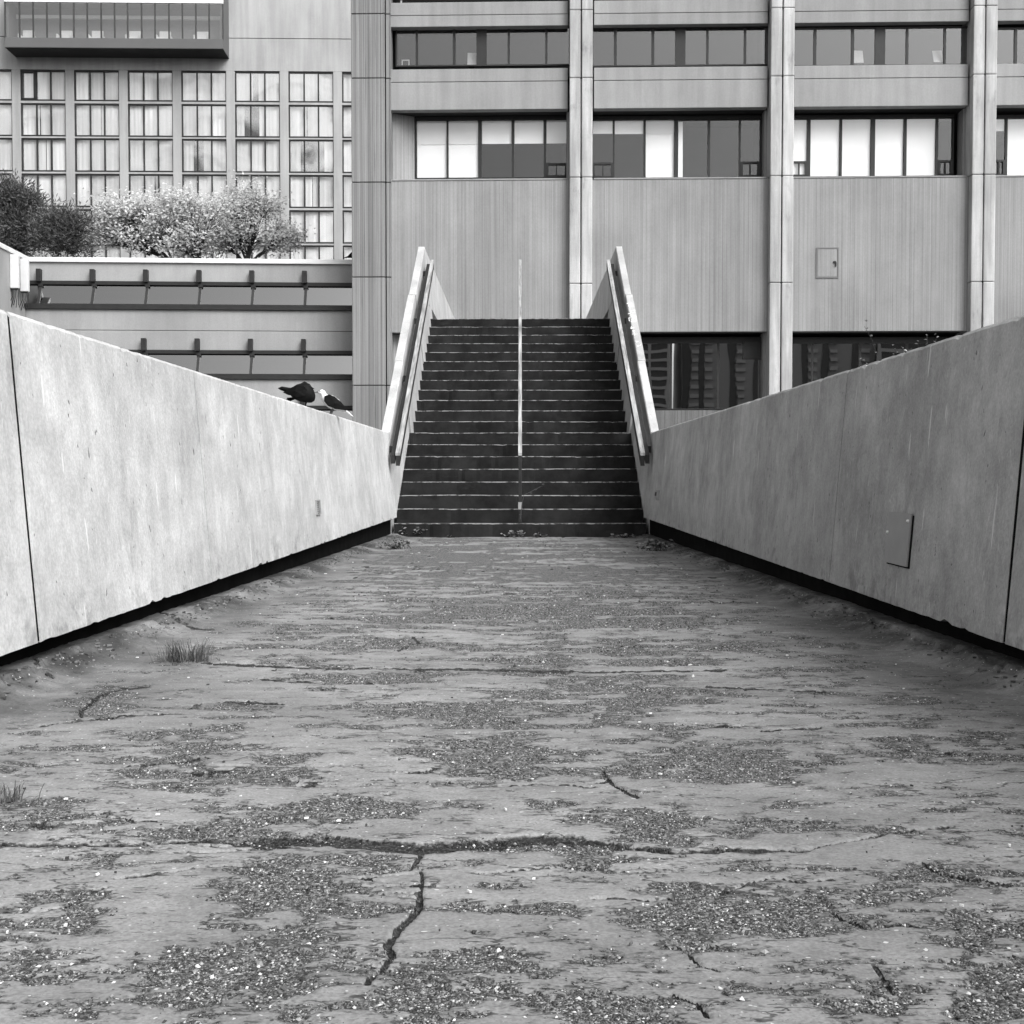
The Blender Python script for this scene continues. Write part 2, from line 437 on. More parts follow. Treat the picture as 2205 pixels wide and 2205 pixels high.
M['feather_dark'] = flat('black feathers', 0.004, 0.7, 0.15, 0.4, 40)
M['feather_white'] = flat('white feathers', 0.78, 0.7, 0.2, 0.08, 40)
M['feather_grey'] = flat('grey feathers', 0.10, 0.7, 0.2, 0.3, 60)
M['beak'] = flat('beak', 0.12, 0.5, 0.3)
M['basewall'] = concrete('base wall with overhang shade', 0.13, 0.1, 0.1, 0.4, 0.08, ribs=0.2, ribsc=9)  # shade of the overhang is put into this darker colour
M['blind2'] = flat('roller blind in use', 0.74, 0.8, 0.2, 0.03, 0.8)
M['hatchframe'] = flat('hatch frame', 0.16, 0.7, 0.3)
M['soffit2'] = flat('bay underside', 0.045, 0.8, 0.2)
M['frame2'] = flat('bay mullion', 0.05, 0.6, 0.3)
M['towerdark'] = flat('tower dark glass', 0.09, 0.4, 0.4)
M['towermid'] = flat('tower brick', 0.36, 0.8, 0.3)
M['towerlight'] = flat('tower concrete', 0.45, 0.8, 0.3)

# ------------------------------------------------------------------ ground
gm_ = mesh('ground', [(-900, -900, -1), (900, -900, -1), (900, 900, -1), (-900, 900, -1)], [(0, 1, 2, 3)])
kind(mk('ground', gm_, M['ground']), 'structure')

# ------------------------------------------------------------------ walkway floor
XB, ZB, XT, ZT = 1.515, 0.25, 1.60, 1.29          # parapet face: foot and top (it leans outwards)
Y_ST, TREAD, RISE, NST = 14.96, 0.289, 0.17, 20
RT = np.array(RCAM.transposed())
SLP = 0.0125                                       # the walkway falls gently towards the stairs
def fbase(y): return SLP * (Y_ST - y)
def to_px(x, y):
    P = np.stack([x - EYE.x, y - EYE.y, fbase(y) - EYE.z], -1) @ RT.T
    return NPX / 2 + FPX * P[..., 0] / -P[..., 2], NPX / 2 - FPX * P[..., 1] / -P[..., 2]
BLOBS = [  # eroded patches: sight-line centre, half-size, strength
 (543,2076,200,110,1.1),(595,1900,120,60,1.0),(700,1960,110,50,.7),(480,2150,140,60,.9),(640,2190,150,40,1.0),(750,1859,60,22,.9),(849,2035,55,32,1.1),(921,2154,140,50,1.1),
 (647,1766,150,26,.9),(760,1745,60,16,.8),(336,1683,120,46,.65),(492,1612,230,20,.7),(650,1640,110,30,.6),(103,1727,120,13,.8),(543,1533,70,18,.7),(228,1512,46,22,1.9),(700,1680,130,12,.7),
 (750,1471,60,27,1.0),(860,1470,70,25,.7),(880,1510,60,14,.6),(820,1385,130,18,.9),(760,1345,90,16,.7),(924,1212,130,26,.7),(1235,1237,160,15,.8),(1173,1278,190,12,.9),(903,1286,110,15,.8),
 (1173,1319,240,18,1.0),(1380,1315,90,22,.9),(862,1332,70,16,.9),(1318,1344,160,15,.9),(883,1386,100,14,.8),(1152,1406,140,28,.9),(1338,1402,80,25,1.0),(1462,1406,90,22,.9),(1152,1468,120,16,.9),
 (1338,1473,90,20,1.0),(1048,1518,140,26,.9),(1214,1526,90,14,.9),(1330,1539,50,32,1.1),(841,1473,60,20,.9),(1090,1584,110,12,.8),(1110,1622,180,25,1.0),(1483,1642,160,26,1.2),(1640,1640,120,22,.9),
 (1131,1684,140,9,.9),(1173,1738,50,14,.8),(1250,1745,50,10,.7),(1413,1763,50,18,.9),(2060,1606,130,32,.65),(2150,1640,80,22,.6),(1748,1734,90,11,.7),(1655,1687,100,10,.8),(1424,1774,45,20,.8),
 (1599,1787,38,22,.9),(1967,1887,120,18,1.0),(1873,1930,100,22,1.0),(1486,1993,140,26,1.1),(1187,1993,90,32,.9),(1037,2036,70,45,1.0),(1998,2061,200,60,1.0),(2154,2105,100,70,1.1),(1218,2155,180,42,1.2),
 (1031,2124,90,32,1.0),(1998,2180,140,22,.9),(1880,2000,90,20,.8),(1700,2050,50,14,.5),(160,1965,40,16,.7),(150,2190,50,10,.6),(300,1895,60,14,.5),(1100,1840,60,14,.6),(1250,1838,90,12,1.0),(1080,1200,80,8,.7)]
CRACKS = [  # sight-line polyline, half-width in pixels
 ([(0,1818),(110,1816),(250,1818),(400,1812),(520,1808)],5),([(520,1808),(640,1806),(740,1811),(850,1824),(900,1830),(985,1825),(1060,1815),(1170,1803),(1240,1808)],12),
 ([(1240,1808),(1330,1822),(1450,1836),(1560,1832),(1640,1833),(1740,1830)],6),([(1740,1830),(1800,1818),(1870,1802),(1950,1790),(2040,1783)],3.0),
 ([(900,1828),(912,1846),(885,1872)],4),([(910,1868),(912,1900),(905,1940),(885,1975),(850,2010),(830,2035),(850,2060),(830,2085),(800,2115)],4.6),
 ([(440,1428),(700,1436),(950,1439),(1100,1441),(1280,1446),(1560,1443)],2.8),([(250,1538),(340,1538),(440,1538)],2.0),([(170,1540),(180,1521),(215,1497),(262,1482),(318,1478)],3.2),
 ([(1300,1660),(1318,1685),(1345,1712),(1370,1720)],3.2),([(405,1524),(440,1512),(490,1510),(560,1512),(610,1515)],1.6),([(330,1316),(350,1342),(400,1352),(460,1356)],2.4),([(55,1430),(70,1450),(118,1467)],2.4),
 ([(0,1963),(90,1958),(140,1944),(165,1928),(230,1908)],1.8),([(250,1890),(420,1868),(560,1860)],1.2),([(1290,1935),(1400,1940),(1520,1925),(1660,1893),(1720,1902),(1800,1895)],2.0),
 ([(1420,2030),(1500,2035),(1600,2030)],2.5),([(1490,2045),(1520,2075),(1560,2090)],3.0),([(1760,1955),(1830,1975),(1870,1995),(1990,1998)],2.5),([(1880,2080),(1910,2110),(1930,2140)],2.5),
 ([(1450,2140),(1500,2160),(1510,2190)],3.5),([(2000,1860),(2060,1885),(2205,1908)],1.8),([(1030,1880),(1120,1872),(1250,1866),(1320,1873)],2.4),([(1280,1937),(1400,1938)],2.5),([(780,1930),(850,1922),(910,1925)],2.2),
 ([(1000,1695),(1150,1690),(1290,1695)],1.6),([(560,1462),(800,1470)],1.2),([(1640,1575),(1760,1570)],1.6),([(860,1398),(900,1382),(890,1370)],2.5),([(1520,1478),(1780,1490)],1.4),([(90,1560),(180,1548),(300,1540)],1.3),
 ([(260,1650),(360,1640),(430,1632)],1.3),([(110,1765),(230,1760),(330,1768)],1.6)]
def fields(x, y):
    px, py = to_px(x, y)
    py = np.where(y > 1.15, py, 5000.0)
    jx = (fbm(x * 9, y * 9, 3, 31) - .5) * 70; jy = (fbm(x * 9, y * 9, 3, 41) - .5) * 26
    depth = np.clip((py - 1021) / 600, 0.15, 1.6)
    qx, qy = px + jx * depth, py + jy * depth
    g = np.zeros_like(x)
    for bx, by, rx, ry, st_ in BLOBS:
        k = np.nonzero((np.abs(qx - bx) < 3.2 * rx) & (np.abs(qy - by) < 3.2 * ry))
        if len(k[0]): g[k] = np.maximum(g[k], st_ * np.exp(-0.5 * (((qx[k] - bx) / rx) ** 2 + ((qy[k] - by) / ry) ** 2)))
    anis = fbm(x * 2.2, y * 16, 4, 5)                       # transverse float marks left by the screed
    iso = fbm(x * 8, y * 11, 4, 12)
    side = sst(1.42, 0.95, np.abs(x)) + 0.0
    T = 0.25 + 0.37 * g + (anis - 0.5) * (0.80 + 0.5 * sst(5, 9, y)) * (0.35 + 0.65 * side) + (iso - 0.5) * 0.95 + (fbm(x * 24, y * 44, 3, 19) - .5) * 0.62
    T += 0.13 * sst(5, 9, y) * side
    T = np.where(y < 1.15, 0.25 + (iso - 0.5) * 1.2, T)
    T -= 0.35 * sst(1.15, 1.45, np.abs(x))
    c = np.zeros_like(x)
    wob = (fbm(x * 22, y * 22, 3, 77) - .5) * 9
    wob2 = (fbm(x * 9 + 9, y * 9, 3, 78) - .5) * 30
    vis = (y > 1.15)
    wn_ = 0.35 + 1.1 * fbm(x * 14, y * 14, 3, 90)
    for poly, hw in CRACKS:
        mg = hw * 6 + 30; ax_, ay_ = zip(*poly)
        k = np.nonzero(vis & (px > min(ax_) - mg) & (px < max(ax_) + mg) & (py > min(ay_) - mg) & (py < max(ay_) + mg))
        if not len(k[0]): continue
        qx_, qy_ = px[k] + wob2[k] * depth[k], py[k] + wob[k] * depth[k] * 0.8
        d = np.full(qx_.shape, 1e9)
        for (ax, ay), (bx, by) in zip(poly[:-1], poly[1:]):
            lx, ly = bx - ax, (by - ay) * 1.6
            t = np.clip(((qx_ - ax) * lx + (qy_ - ay) * 1.6 * ly) / (lx * lx + ly * ly + 1e-9), 0, 1)
            d = np.minimum(d, np.hypot(qx_ - ax - t * lx, (qy_ - ay) * 1.6 - t * ly))
        c[k] = np.maximum(c[k], np.clip(1.0 - d / (max(hw, 2.3) * 3.0 * wn_[k]), 0, 1))
    # short hairline shrinkage cracks across the walkway
    hl = np.abs(fbm(x * 1.6 + 5, y * 11 + 0.8 * fbm(x * 3, y * 3, 2, 6), 3, 55) - 0.5)
    gate = sst(0.52, 0.64, fbm(x * 1.9, y * 3.2, 2, 66))
    c = np.maximum(c, sst(0.016, 0.004, hl) * gate * 0.95 * sst(1.5, 1.35, np.abs(x)))
    return T, c
def fheight(x, y, T=None, c=None):
    if T is None: T, c = fields(x, y)
    z = fbase(y) + (fbm(x * 1.2, y * 1.2, 3, 3) - .5) * 0.008 + (fbm(x * 7, y * 7, 2, 8) - .5) * 0.004
    wob = (fbm(x * 0 + 3, y * 5.5, 5, 21) - .5) * 0.07
    ax = np.abs(x)
    nearf = 1 + 0.25 * sst(9, 3, y)
    rag = (fbm(x * 22, y * 22, 4, 71) - .5)
    z = z + nearf * (0.022 * sst(1.38, 1.50, ax + wob) + 0.016 * sst(1.49, 1.53, ax + wob * 1.3 + rag * .10)) + 0.009 * rag * sst(1.38, 1.50, ax)
    z = z - 0.004 * sst(0.40, 0.60, T) - 0.007 * sst(0.38, 0.62, c)
    return z
def fz1(x, y): return float(fheight(np.array([float(x)]), np.array([float(y)]))[0])
rows_px = np.arange(1148, 2236, 2.0)
ry = []
for p in rows_px:
    d = ray(NPX / 2, float(p)); t = SLP * Y_ST - EYE.z            # meet the sloping floor plane
    ry.append((t) / (d.z / d.y + SLP))
ry = np.array([v for v in ry if v < Y_ST - 0.005])
ys = np.concatenate([np.linspace(-3.5, ry.min() - 0.01, 60), np.sort(ry), [Y_ST + 0.02]])
xs = np.linspace(-1.68, 1.68, 860)
X, Yg = np.meshgrid(xs, ys)
T, CR = fields(X, Yg)
Z = fheight(X, Yg, T, CR)
nx, ny = len(xs), len(ys)
co = np.stack([X, Yg, Z], -1).reshape(-1, 3).astype(np.float32)
i0 = (np.arange(ny - 1)[:, None] * nx + np.arange(nx - 1)[None, :]).reshape(-1)
quads = np.stack([i0, i0 + 1, i0 + 1 + nx, i0 + nx], -1).astype(np.int32)
def np_mesh(name, co, quads, mat, smooth=True):
    me = bpy.data.meshes.new(name)
    n = quads.shape[1]
    me.vertices.add(len(co)); me.vertices.foreach_set('co', co.astype(np.float32).ravel())
    me.loops.add(quads.size); me.loops.foreach_set('vertex_index', quads.astype(np.int32).ravel())
    me.polygons.add(len(quads)); me.polygons.foreach_set('loop_start', np.arange(0, quads.size, n, dtype=np.int32))
    me.polygons.foreach_set('loop_total', np.full(len(quads), n, dtype=np.int32))
    me.polygons.foreach_set('use_smooth', np.full(len(quads), smooth))
    me.update(calc_edges=True); me.materials.append(mat); return me
fm = np_mesh('floor', co, quads, M['floor'])
for nm, arr in (('gravel', T), ('crack', CR), ('edge', sst(0.8, 1.5, np.abs(X) + 0.3 * (fbm(X * 2, Yg * 2, 3, 9) - .5)) * np.where(X > 0, 1.0, 0.95) + 0.55 * sst(1.36, 1.50, np.abs(X) + 0.16 * (fbm(X * 5, Yg * 5, 4, 91) - .5)))):
    a = fm.attributes.new(nm, 'FLOAT', 'POINT'); a.data.foreach_set('value', arr.astype(np.float32).ravel())
kind(mk('floor', fm, None), 'structure')

# loose gravel in the eroded patches (nobody could count it)
N = 620000
gx = rng.uniform(-1.42, 1.42, N); gy = 1.25 + 6.3 * rng.uniform(0, 1, N) ** 1.7
Tg, Cg = fields(gx, gy)
prob = sst(0.47, 0.62, Tg + rng.normal(0, 0.11, N)) * 0.62 + sst(0.3, 0.7, Cg) * 0.06 + 0.0025
keep = rng.uniform(0, 1, N) < prob
kk = np.nonzero(keep)[0][:125000]
gx, gy, Tg, Cg = gx[kk], gy[kk], Tg[kk], Cg[kk]
n = len(gx)
gz = fheight(gx, gy, Tg, Cg)
sz = rng.lognormal(math.log(0.00145), 0.42, n).clip(0.0010, 0.0065)
sz *= np.where(gy > 4, 1.25, 1.0)
octv = np.array([[1, 0, 0], [0, 1, 0], [-1, 0, 0], [0, -1, 0], [0, 0, 1], [0, 0, -1]], float)
octf = np.array([[0, 1, 4], [1, 2, 4], [2, 3, 4], [3, 0, 4], [1, 0, 5], [2, 1, 5], [3, 2, 5], [0, 3, 5]])
V = octv[None] * (1 + rng.uniform(-.3, .3, (n, 6, 1)))
V = V * np.stack([sz * rng.uniform(.8, 1.4, n), sz * rng.uniform(.6, 1.1, n), sz * rng.uniform(.45, .9, n)], -1)[:, None, :]
th = rng.uniform(0, 2 * np.pi, n); tl = rng.normal(0, .3, n)
Vy, Vz = V[..., 1] * np.cos(tl)[:, None] - V[..., 2] * np.sin(tl)[:, None], V[..., 1] * np.sin(tl)[:, None] + V[..., 2] * np.cos(tl)[:, None]
Vx = V[..., 0]
V = np.stack([Vx * np.cos(th)[:, None] - Vy * np.sin(th)[:, None] + gx[:, None], Vx * np.sin(th)[:, None] + Vy * np.cos(th)[:, None] + gy[:, None], Vz + gz[:, None] + sz[:, None] * 0.35], -1)
fo = (octf[None] + (np.arange(n) * 6)[:, None, None]).reshape(-1, 3)
gme = np_mesh('gravel', V.reshape(-1, 3), fo, M['stone'], False)
g_o = kind(mk('gravel', gme, None), 'stuff'); g_o['label'] = 'loose gravel chips in the worn patches of the walkway'

# pale flakes and dark scraps lying about
mbw, mbd = MB(), MB()
for i in range(260):
    y = 1.5 + 12.5 * random.random() ** 1.3; x = random.uniform(-1.4, 1.4)
    z = fz1(x, y) + 0.003; a = random.uniform(0, 6.28); l = random.uniform(.0018, .0052) * (0.55 + y / 7); w = l * random.uniform(.3, .7)
    ca, sa = math.cos(a), math.sin(a)
    pts = [(-l, -w), (l * .9, -w * .7), (l, w * .8), (-l * .7, w)]
    vv = [(x + p * ca - q * sa, y + p * sa + q * ca, z + h) for h in (0, .003) for p, q in pts]
    (mbw if random.random() < .45 else mbd).add(vv, CUBE_F)
for i in range(2600):
    sd_ = random.choice((-1, 1)); y = 2.2 + 12.6 * random.random(); x = sd_ * (1.50 - abs(random.gauss(0, .05)) + .02)
    if float(vn(np.array([y * 2.2]), np.array([sd_ * 3.0]), 44)[0]) < random.random() * .9: continue
    z = float(fheight(np.array([x]), np.array([y]), np.array([0.2]), np.array([0.0]))[0]) + .001; a = random.uniform(0, 6.28); l = random.uniform(.002, .010); w = l * random.uniform(.25, .7); ca, sa = math.cos(a), math.sin(a)
    vv = [(x + p * ca - q * sa, y + p * sa + q * ca, z + h) for h in (0, random.uniform(.002, .007)) for p, q in ((-l, -w), (l * .9, -w * .7), (l, w * .8), (-l * .7, w))]
    mbd.add(vv, CUBE_F)
d1 = kind(mbw.build('debris', M['white']), 'stuff'); d1['label'] = 'pale flakes strewn over the walkway'
d2 = kind(mbd.build('debris', M['deadleaf']), 'stuff'); d2['label'] = 'dark scraps and bits of leaf on the walkway'

# ------------------------------------------------------------------ parapets
def loft(name, sections, mat, parent, sgn):
    n = len(sections[0]); v = [p for s in sections for p in s]; f = []
    for i in range(len(sections) - 1):
        for k in range(n):
            a, b = i * n + k, i * n + (k + 1) % n
            q = (a, b, b + n, a + n)
            f.append(q if sgn > 0 else q[::-1])
    e0 = tuple(range(n)); e1 = tuple((len(sections) - 1) * n + k for k in range(n))
    f.append(e0[::-1] if sgn > 0 else e0); f.append(e1 if sgn > 0 else e1[::-1])
    return mk(name, mesh(name, v, f), mat, parent)

def parapet_panel(y0, y1, side, ztop, zbot, shear, mat, parent, thick=0.14, dx=0.0, seed=0, rough=1.0):
    """side -1/+1; ztop(y), zbot(y); the face leans outwards by the same batter everywhere."""
    ns = max(4, int((y1 - y0) / 0.04)); secs = []
    bat = (XT - XB) / (ZT - ZB)
    NF = 10
    for i in range(ns + 1):
        y = y0 + (y1 - y0) * i / ns
        zt, zb = ztop(y), zbot(y)
        n1 = float(fbm(np.array([y * 2.3 + seed]), np.array([side * 5.0]), 3, 4)[0]) - .5
        e1 = (float(fbm(np.array([y * 30.0]), np.array([seed * 1.0]), 3, 14)[0]) - .5)
        e2 = (float(fbm(np.array([y * 17.0 + 3.0 * math.sin(y * 2.7)]), np.array([seed + 50.0]), 3, 15)[0]) - .5)
        chip_t = max(0, e1 - .17) * 0.05 * rough + e1 * .004
        chip_b = max(0, e2 - .20) * 0.10 * rough + e2 * .004
        prof = []
        for k in range(NF + 1):
            t = k / NF
            z = (zb + chip_b) + (zt - 0.012 - chip_t - zb - chip_b) * t
            x = XT - bat * (zt - z) + n1 * 0.006 * math.sin(math.pi * t) + dx
            prof.append((x, z))
        prof.append((XT + 0.009 + dx, zt - chip_t * .6)); prof.append((XT + thick + dx, zt))
        prof.append((XT + thick - bat * (zt - zb) * .3 + dx, zb))
        secs.append([(side * x, y - shear * (z - zt), z) for x, z in prof])
    return loft('panel', secs, mat, parent, 1 if side > 0 else -1)

S_CAP = (4.58 - ZT) / (20.3 - 14.83)
cap_z = lambda y: ZT + S_CAP * (y - 14.83)
JOINTS = [-3.5, -0.4, 1.62, 3.78, 5.92, 8.05, 10.15, 12.3, 14.83]
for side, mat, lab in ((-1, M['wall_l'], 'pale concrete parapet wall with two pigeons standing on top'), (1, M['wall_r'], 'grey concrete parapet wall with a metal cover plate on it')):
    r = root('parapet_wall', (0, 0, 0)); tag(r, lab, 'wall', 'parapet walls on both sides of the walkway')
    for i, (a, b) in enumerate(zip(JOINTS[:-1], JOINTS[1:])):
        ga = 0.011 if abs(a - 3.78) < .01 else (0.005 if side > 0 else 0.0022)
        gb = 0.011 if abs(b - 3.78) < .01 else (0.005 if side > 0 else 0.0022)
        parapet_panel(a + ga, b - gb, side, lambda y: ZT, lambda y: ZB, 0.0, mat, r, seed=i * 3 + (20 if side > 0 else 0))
        if i: parapet_panel(a - ga - .002, a + ga + .002, side, lambda y: ZT - .006, lambda y: ZB + .004, 0.0, M['plinth'], r, dx=.003, rough=0).name = 'joint_seal'
    for i, (a, b) in enumerate(((14.84, 16.55), (16.562, 18.54), (18.552, 20.3))):
        parapet_panel(a, b, side, cap_z, lambda y: cap_z(y) - (1.0 if i == 0 else 1.3), 0.45 if i else 0.0, M['stair_par'], r, thick=0.105, dx=(0.0, 0.008, -0.006)[i], seed=40 + i * 5 + side, rough=.5)
    parapet_panel(20.33, 33.0, side, lambda y: 4.58, lambda y: 3.62, 0.0, M['stair_par'], r, thick=0.105, seed=60 + side, rough=.5)
    s0, s1 = sorted((side * 1.60, side * 1.72))
    box('plinth', s0, s1, -3.5, 14.9, -0.6, 0.30, M['plinth'], r)
    box('core', *sorted((side * 1.625, side * 1.70)), -3.45, 14.8, 0.27, 1.24, M['dark'], r)
    box('plinth', s0, s1, 20.5, 33, 2.9, 3.66, M['plinth'], r)
    # stringer below the stair parapets
    sv = [(x, y, z) for x in (s0, s1) for y, z in ((14.9, -1), (14.9, .34), (20.45, 3.5), (20.45, -1))]
    mk('stringer', mesh('stringer', sv, [(0, 1, 2, 3), (7, 6, 5, 4), (0, 4, 5, 1), (1, 5, 6, 2), (2, 6, 7, 3), (3, 7, 4, 0)]), M['stair_par'], r)

# scrawl of white chalky paint on the right stair parapet cap
def cap_pt(px, py):
    d = ray(px, py)       # meet the sloping cap plane
    t = (ZT + S_CAP * (0 - 14.83) - EYE.z) / (d.z - S_CAP * d.y)
    p = EYE + d * t; return Vector((p.x, p.y, p.z + 0.005))
STROKES = [[(1349,655),(1353,654)],[(1354,662),(1358,660)],[(1352,677),(1358,675),(1357,671),(1361,670)],[(1361,675),(1366,674),(1365,669)],
 [(1354,685),(1355,692),(1359,694),(1362,690),(1360,684),(1355,684)],[(1360,688),(1362,693),(1371,691)],[(1363,688),(1365,685)],[(1358,708),(1360,703),(1362,707),(1365,706),(1358,709)],[(1361,714),(1366,713)],
 [(1361,718),(1367,720)],[(1361,721),(1367,723)],[(1369,738),(1374,736)],[(1372,746),(1376,745)],[(1378,745),(1380,743)],[(1365,716),(1366,722)]]
mb = MB()
for s in STROKES:
    P = [cap_pt(*p) for p in s]
    mb.tube(P, [0.006] * len(P), 5)
sc = mb.build('painted_scrawl', M['white']); tag(sc, 'white illegible scrawl painted on the stair parapet cap', 'graffiti')

# ------------------------------------------------------------------ staircase and landing
st = root('staircase', (0, Y_ST, 0)); tag(st, 'dark concrete staircase of twenty steps with pale worn edges', 'staircase')
for i in range(NST):
    y0 = i * TREAD; z1 = (i + 1) * RISE; depth = TREAD + 0.05 if i < NST - 1 else 0.35
    nseg = 64; secs = []; nos = []
    hw = 1.562 - 0.004 * (i % 2)
    for k in range(nseg + 1):
        x = -hw + 2 * hw * k / nseg
        e = float(fbm(np.array([x * 9.0]), np.array([i * 7.0]), 4, 33)[0]) - .5
        e2 = float(fbm(np.array([x * 1.3]), np.array([i * 3.0]), 2, 34)[0]) - .5
        ch = max(0, abs(e) - .20) * .08
        zt = z1 + e2 * .010 - ch * .5; yf = y0 + e * .005 + ch
        secs.append([(x, yf + .004, z1 - RISE - .02), (x, yf, zt - .012), (x, yf + .008, zt), (x, y0 + depth, z1 + e2 * .01), (x, y0 + depth, z1 - RISE - .02)])
        hh = .003 + .009 * max(0.1, float(fbm(np.array([x * 18.0]), np.array([i * 5.0]), 3, 35)[0])) * (1.25 if i < 4 else 1.0)
        nos.append([(x, yf - .002, zt - hh), (x, yf - .002, zt - .004), (x, yf + .010, zt + .0025), (x, yf + .026, zt + .002), (x, yf + .02, zt - hh)])
    s = loft('step', secs, M['step'], st, -1)
    loft('nosing', nos, M['nosing'], s, -1)
kind(box('landing', -1.66, 1.66, Y_ST + 19 * TREAD + 0.30, 54.0, 3.0, 3.396, M['spandrel']), 'structure')

# ------------------------------------------------------------------ handrails
def sloped(name, x0, x1, ya, za, yb, zb, h, mat, parent):
    v = [(x, y, z) for y, z in ((ya, za), (yb, zb)) for x, z in ((x0, z - h), (x1, z - h), (x1, z), (x0, z))]
    return mk(name, mesh(name, v, [(0, 1, 2, 3), (7, 6, 5, 4), (0, 4, 5, 1), (1, 5, 6, 2), (2, 6, 7, 3), (3, 7, 4, 0)]), mat, parent)
RA, RB = (14.32, 1.035), (20.05, 4.32)
slope = (RB[1] - RA[1]) / (RB[0] - RA[0])
for side, lab in ((-1, 'side handrail of weathered timber fixed along the pale left stair parapet'), (1, 'side handrail of weathered timber fixed along the right stair parapet with scrawl')):
    r = root('handrail', (side * 1.45, RA[0], 0)); tag(r, lab, 'handrail', 'handrails of the staircase')
    s = side
    def lx(a): return a
    xi, xo = -.028 * s, .028 * s
    sloped('rail', min(xi, xo), max(xi, xo), 0, RA[1], RB[0] - RA[0], RB[1], 0.035, M['rail'], r)
    sloped('rail_plate', min(xi, xo) + .004, max(xi, xo) - .004, 0.004, RA[1] - .036, RB[0] - RA[0] - .004, RB[1] - .036, 0.12, M['steel'], r)
    a, b = sorted((.034 * s, .085 * s))
    sloped('rail_gap_shade', a, b, 0.02, RA[1] - .03, RB[0] - RA[0] - .1, RB[1] - .03 - .1 * slope, 0.10, M['steel'], r)  # dark bar filling the rail gap, added to stand for its shadow
    for k in range(4):
        y = .25 + k * 1.72; z = RA[1] + slope * y - .06
        a, b = sorted((.03 * s, .125 * s)); box('bracket', a, b, y - .02, y + .02, z - .08, z, M['steel'], r)
r = root('handrail', (0.0, RA[0], 0)); tag(r, 'free-standing central handrail on posts dividing the dark steps', 'handrail', 'handrails of the staircase')
sloped('rail', -.022, .022, 0, RA[1], RB[0] - RA[0], RB[1], 0.035, M['rail'], r)
sloped('rail_plate', -.017, .017, 0.004, RA[1] - .036, RB[0] - RA[0] - .004, RB[1] - .036, 0.12, M['steel'], r)
for k in range(4):
    y = Y_ST - RA[0] + .12 + k * TREAD * 5; zt = RA[1] + slope * y - .10
    i = int((y + RA[0] - Y_ST) / TREAD); box('post', -.02, .02, y - .03, y + .03, (i + 1) * RISE - .01, zt, M['steel'], r, .004)
bars('post_sleeve', [(-.024, .024, Y_ST - RA[0] + .086, Y_ST - RA[0] + .154, .34, .43)], M['plate'], r)

# ------------------------------------------------------------------ fixtures on the parapets
def face_x(z): return XT - (XT - XB) / (ZT - ZB) * (ZT - z)
def on_wall(px, py, side):
    d = ray(px, py); k = (XT - XB) / (ZT - ZB)          # |x| = XT - k (ZT - z)
    t = (XT - k * (ZT - EYE.z)) / (side * d.x - k * d.z)
    return EYE + d * t
bat_a = math.atan((XT - XB) / (ZT - ZB))
p = on_wall(1939, 1160, 1); pa, pb = on_wall(1915, 1155, 1), on_wall(1962, 1165, 1)
w = abs(pa.y - pb.y) / 2
r = root('cover_plate', p); r.rotation_euler = (0, bat_a, 0); tag(r, 'rectangular metal cover plate screwed to the grey parapet wall', 'plate')
box('plate', -.014, -.006, -w, w, -.105, .105, M['plate'], r, .0015); 
bars('plate_gap_shade', [(-.006, .006, -w - .006, w - .01, -.111, .098)], M['dark'], r)  # dark rim past the plate's edges, drawing its gap shadow
for yy, zz in ((-w + .02, .075), (w - .015, .02)):
    mb = MB(); mb.tube([(-.0135, yy, zz), (-.021, yy, zz)], [.007, .005], 10); mb.build('screw', M['screw'], r)
p = on_wall(1418, 1066, 1)
r = root('wall_outlet', p); r.rotation_euler = (0, bat_a, 0); tag(r, 'small outlet box low on the grey parapet beside the stairs', 'outlet')
box('housing', -.03, .01, -.07, .07, -.055, .055, M['plate'], r, .006); box('cover', -.036, -.029, -.045, .045, -.012, .03, M['frame'], r)
p = on_wall(683, 1091, -1)
r = root('wall_vent', p); r.scale = (1, .75, .68); r.rotation_euler = (0, -bat_a, 0); tag(r, 'small louvred vent set in the pale parapet wall', 'vent')
bars('frame', [(-.01, .014, -.12, -.10, -.09, .075), (-.01, .014, .10, .12, -.09, .075), (-.01, .014, -.10, .10, .06, .075), (-.01, .014, -.10, .10, -.09, -.075)], M['plate'], r)
bars('backing', [(-.012, .003, -.10, .10, -.075, .06)], M['dark'], r)
for k in range(6):
    z = -.066 + k * .0225
    mk('slat', mesh('slat', [(.003, -.1, z + .012), (.013, -.1, z), (.013, .1, z), (.003, .1, z + .012), (.001, -.1, z + .008), (.011, -.1, z - .004), (.011, .1, z - .004), (.001, .1, z + .008)], CUBE_F), M['plate'], r)

# ------------------------------------------------------------------ office building with pilasters (facing the stairs)
GZ = -1.0
F = Frame((0, 55, GZ), math.radians(-1.2))
off = root('office_building', F.o, F.rz); tag(off, 'concrete office block with paired pilasters and long window bands', 'building')

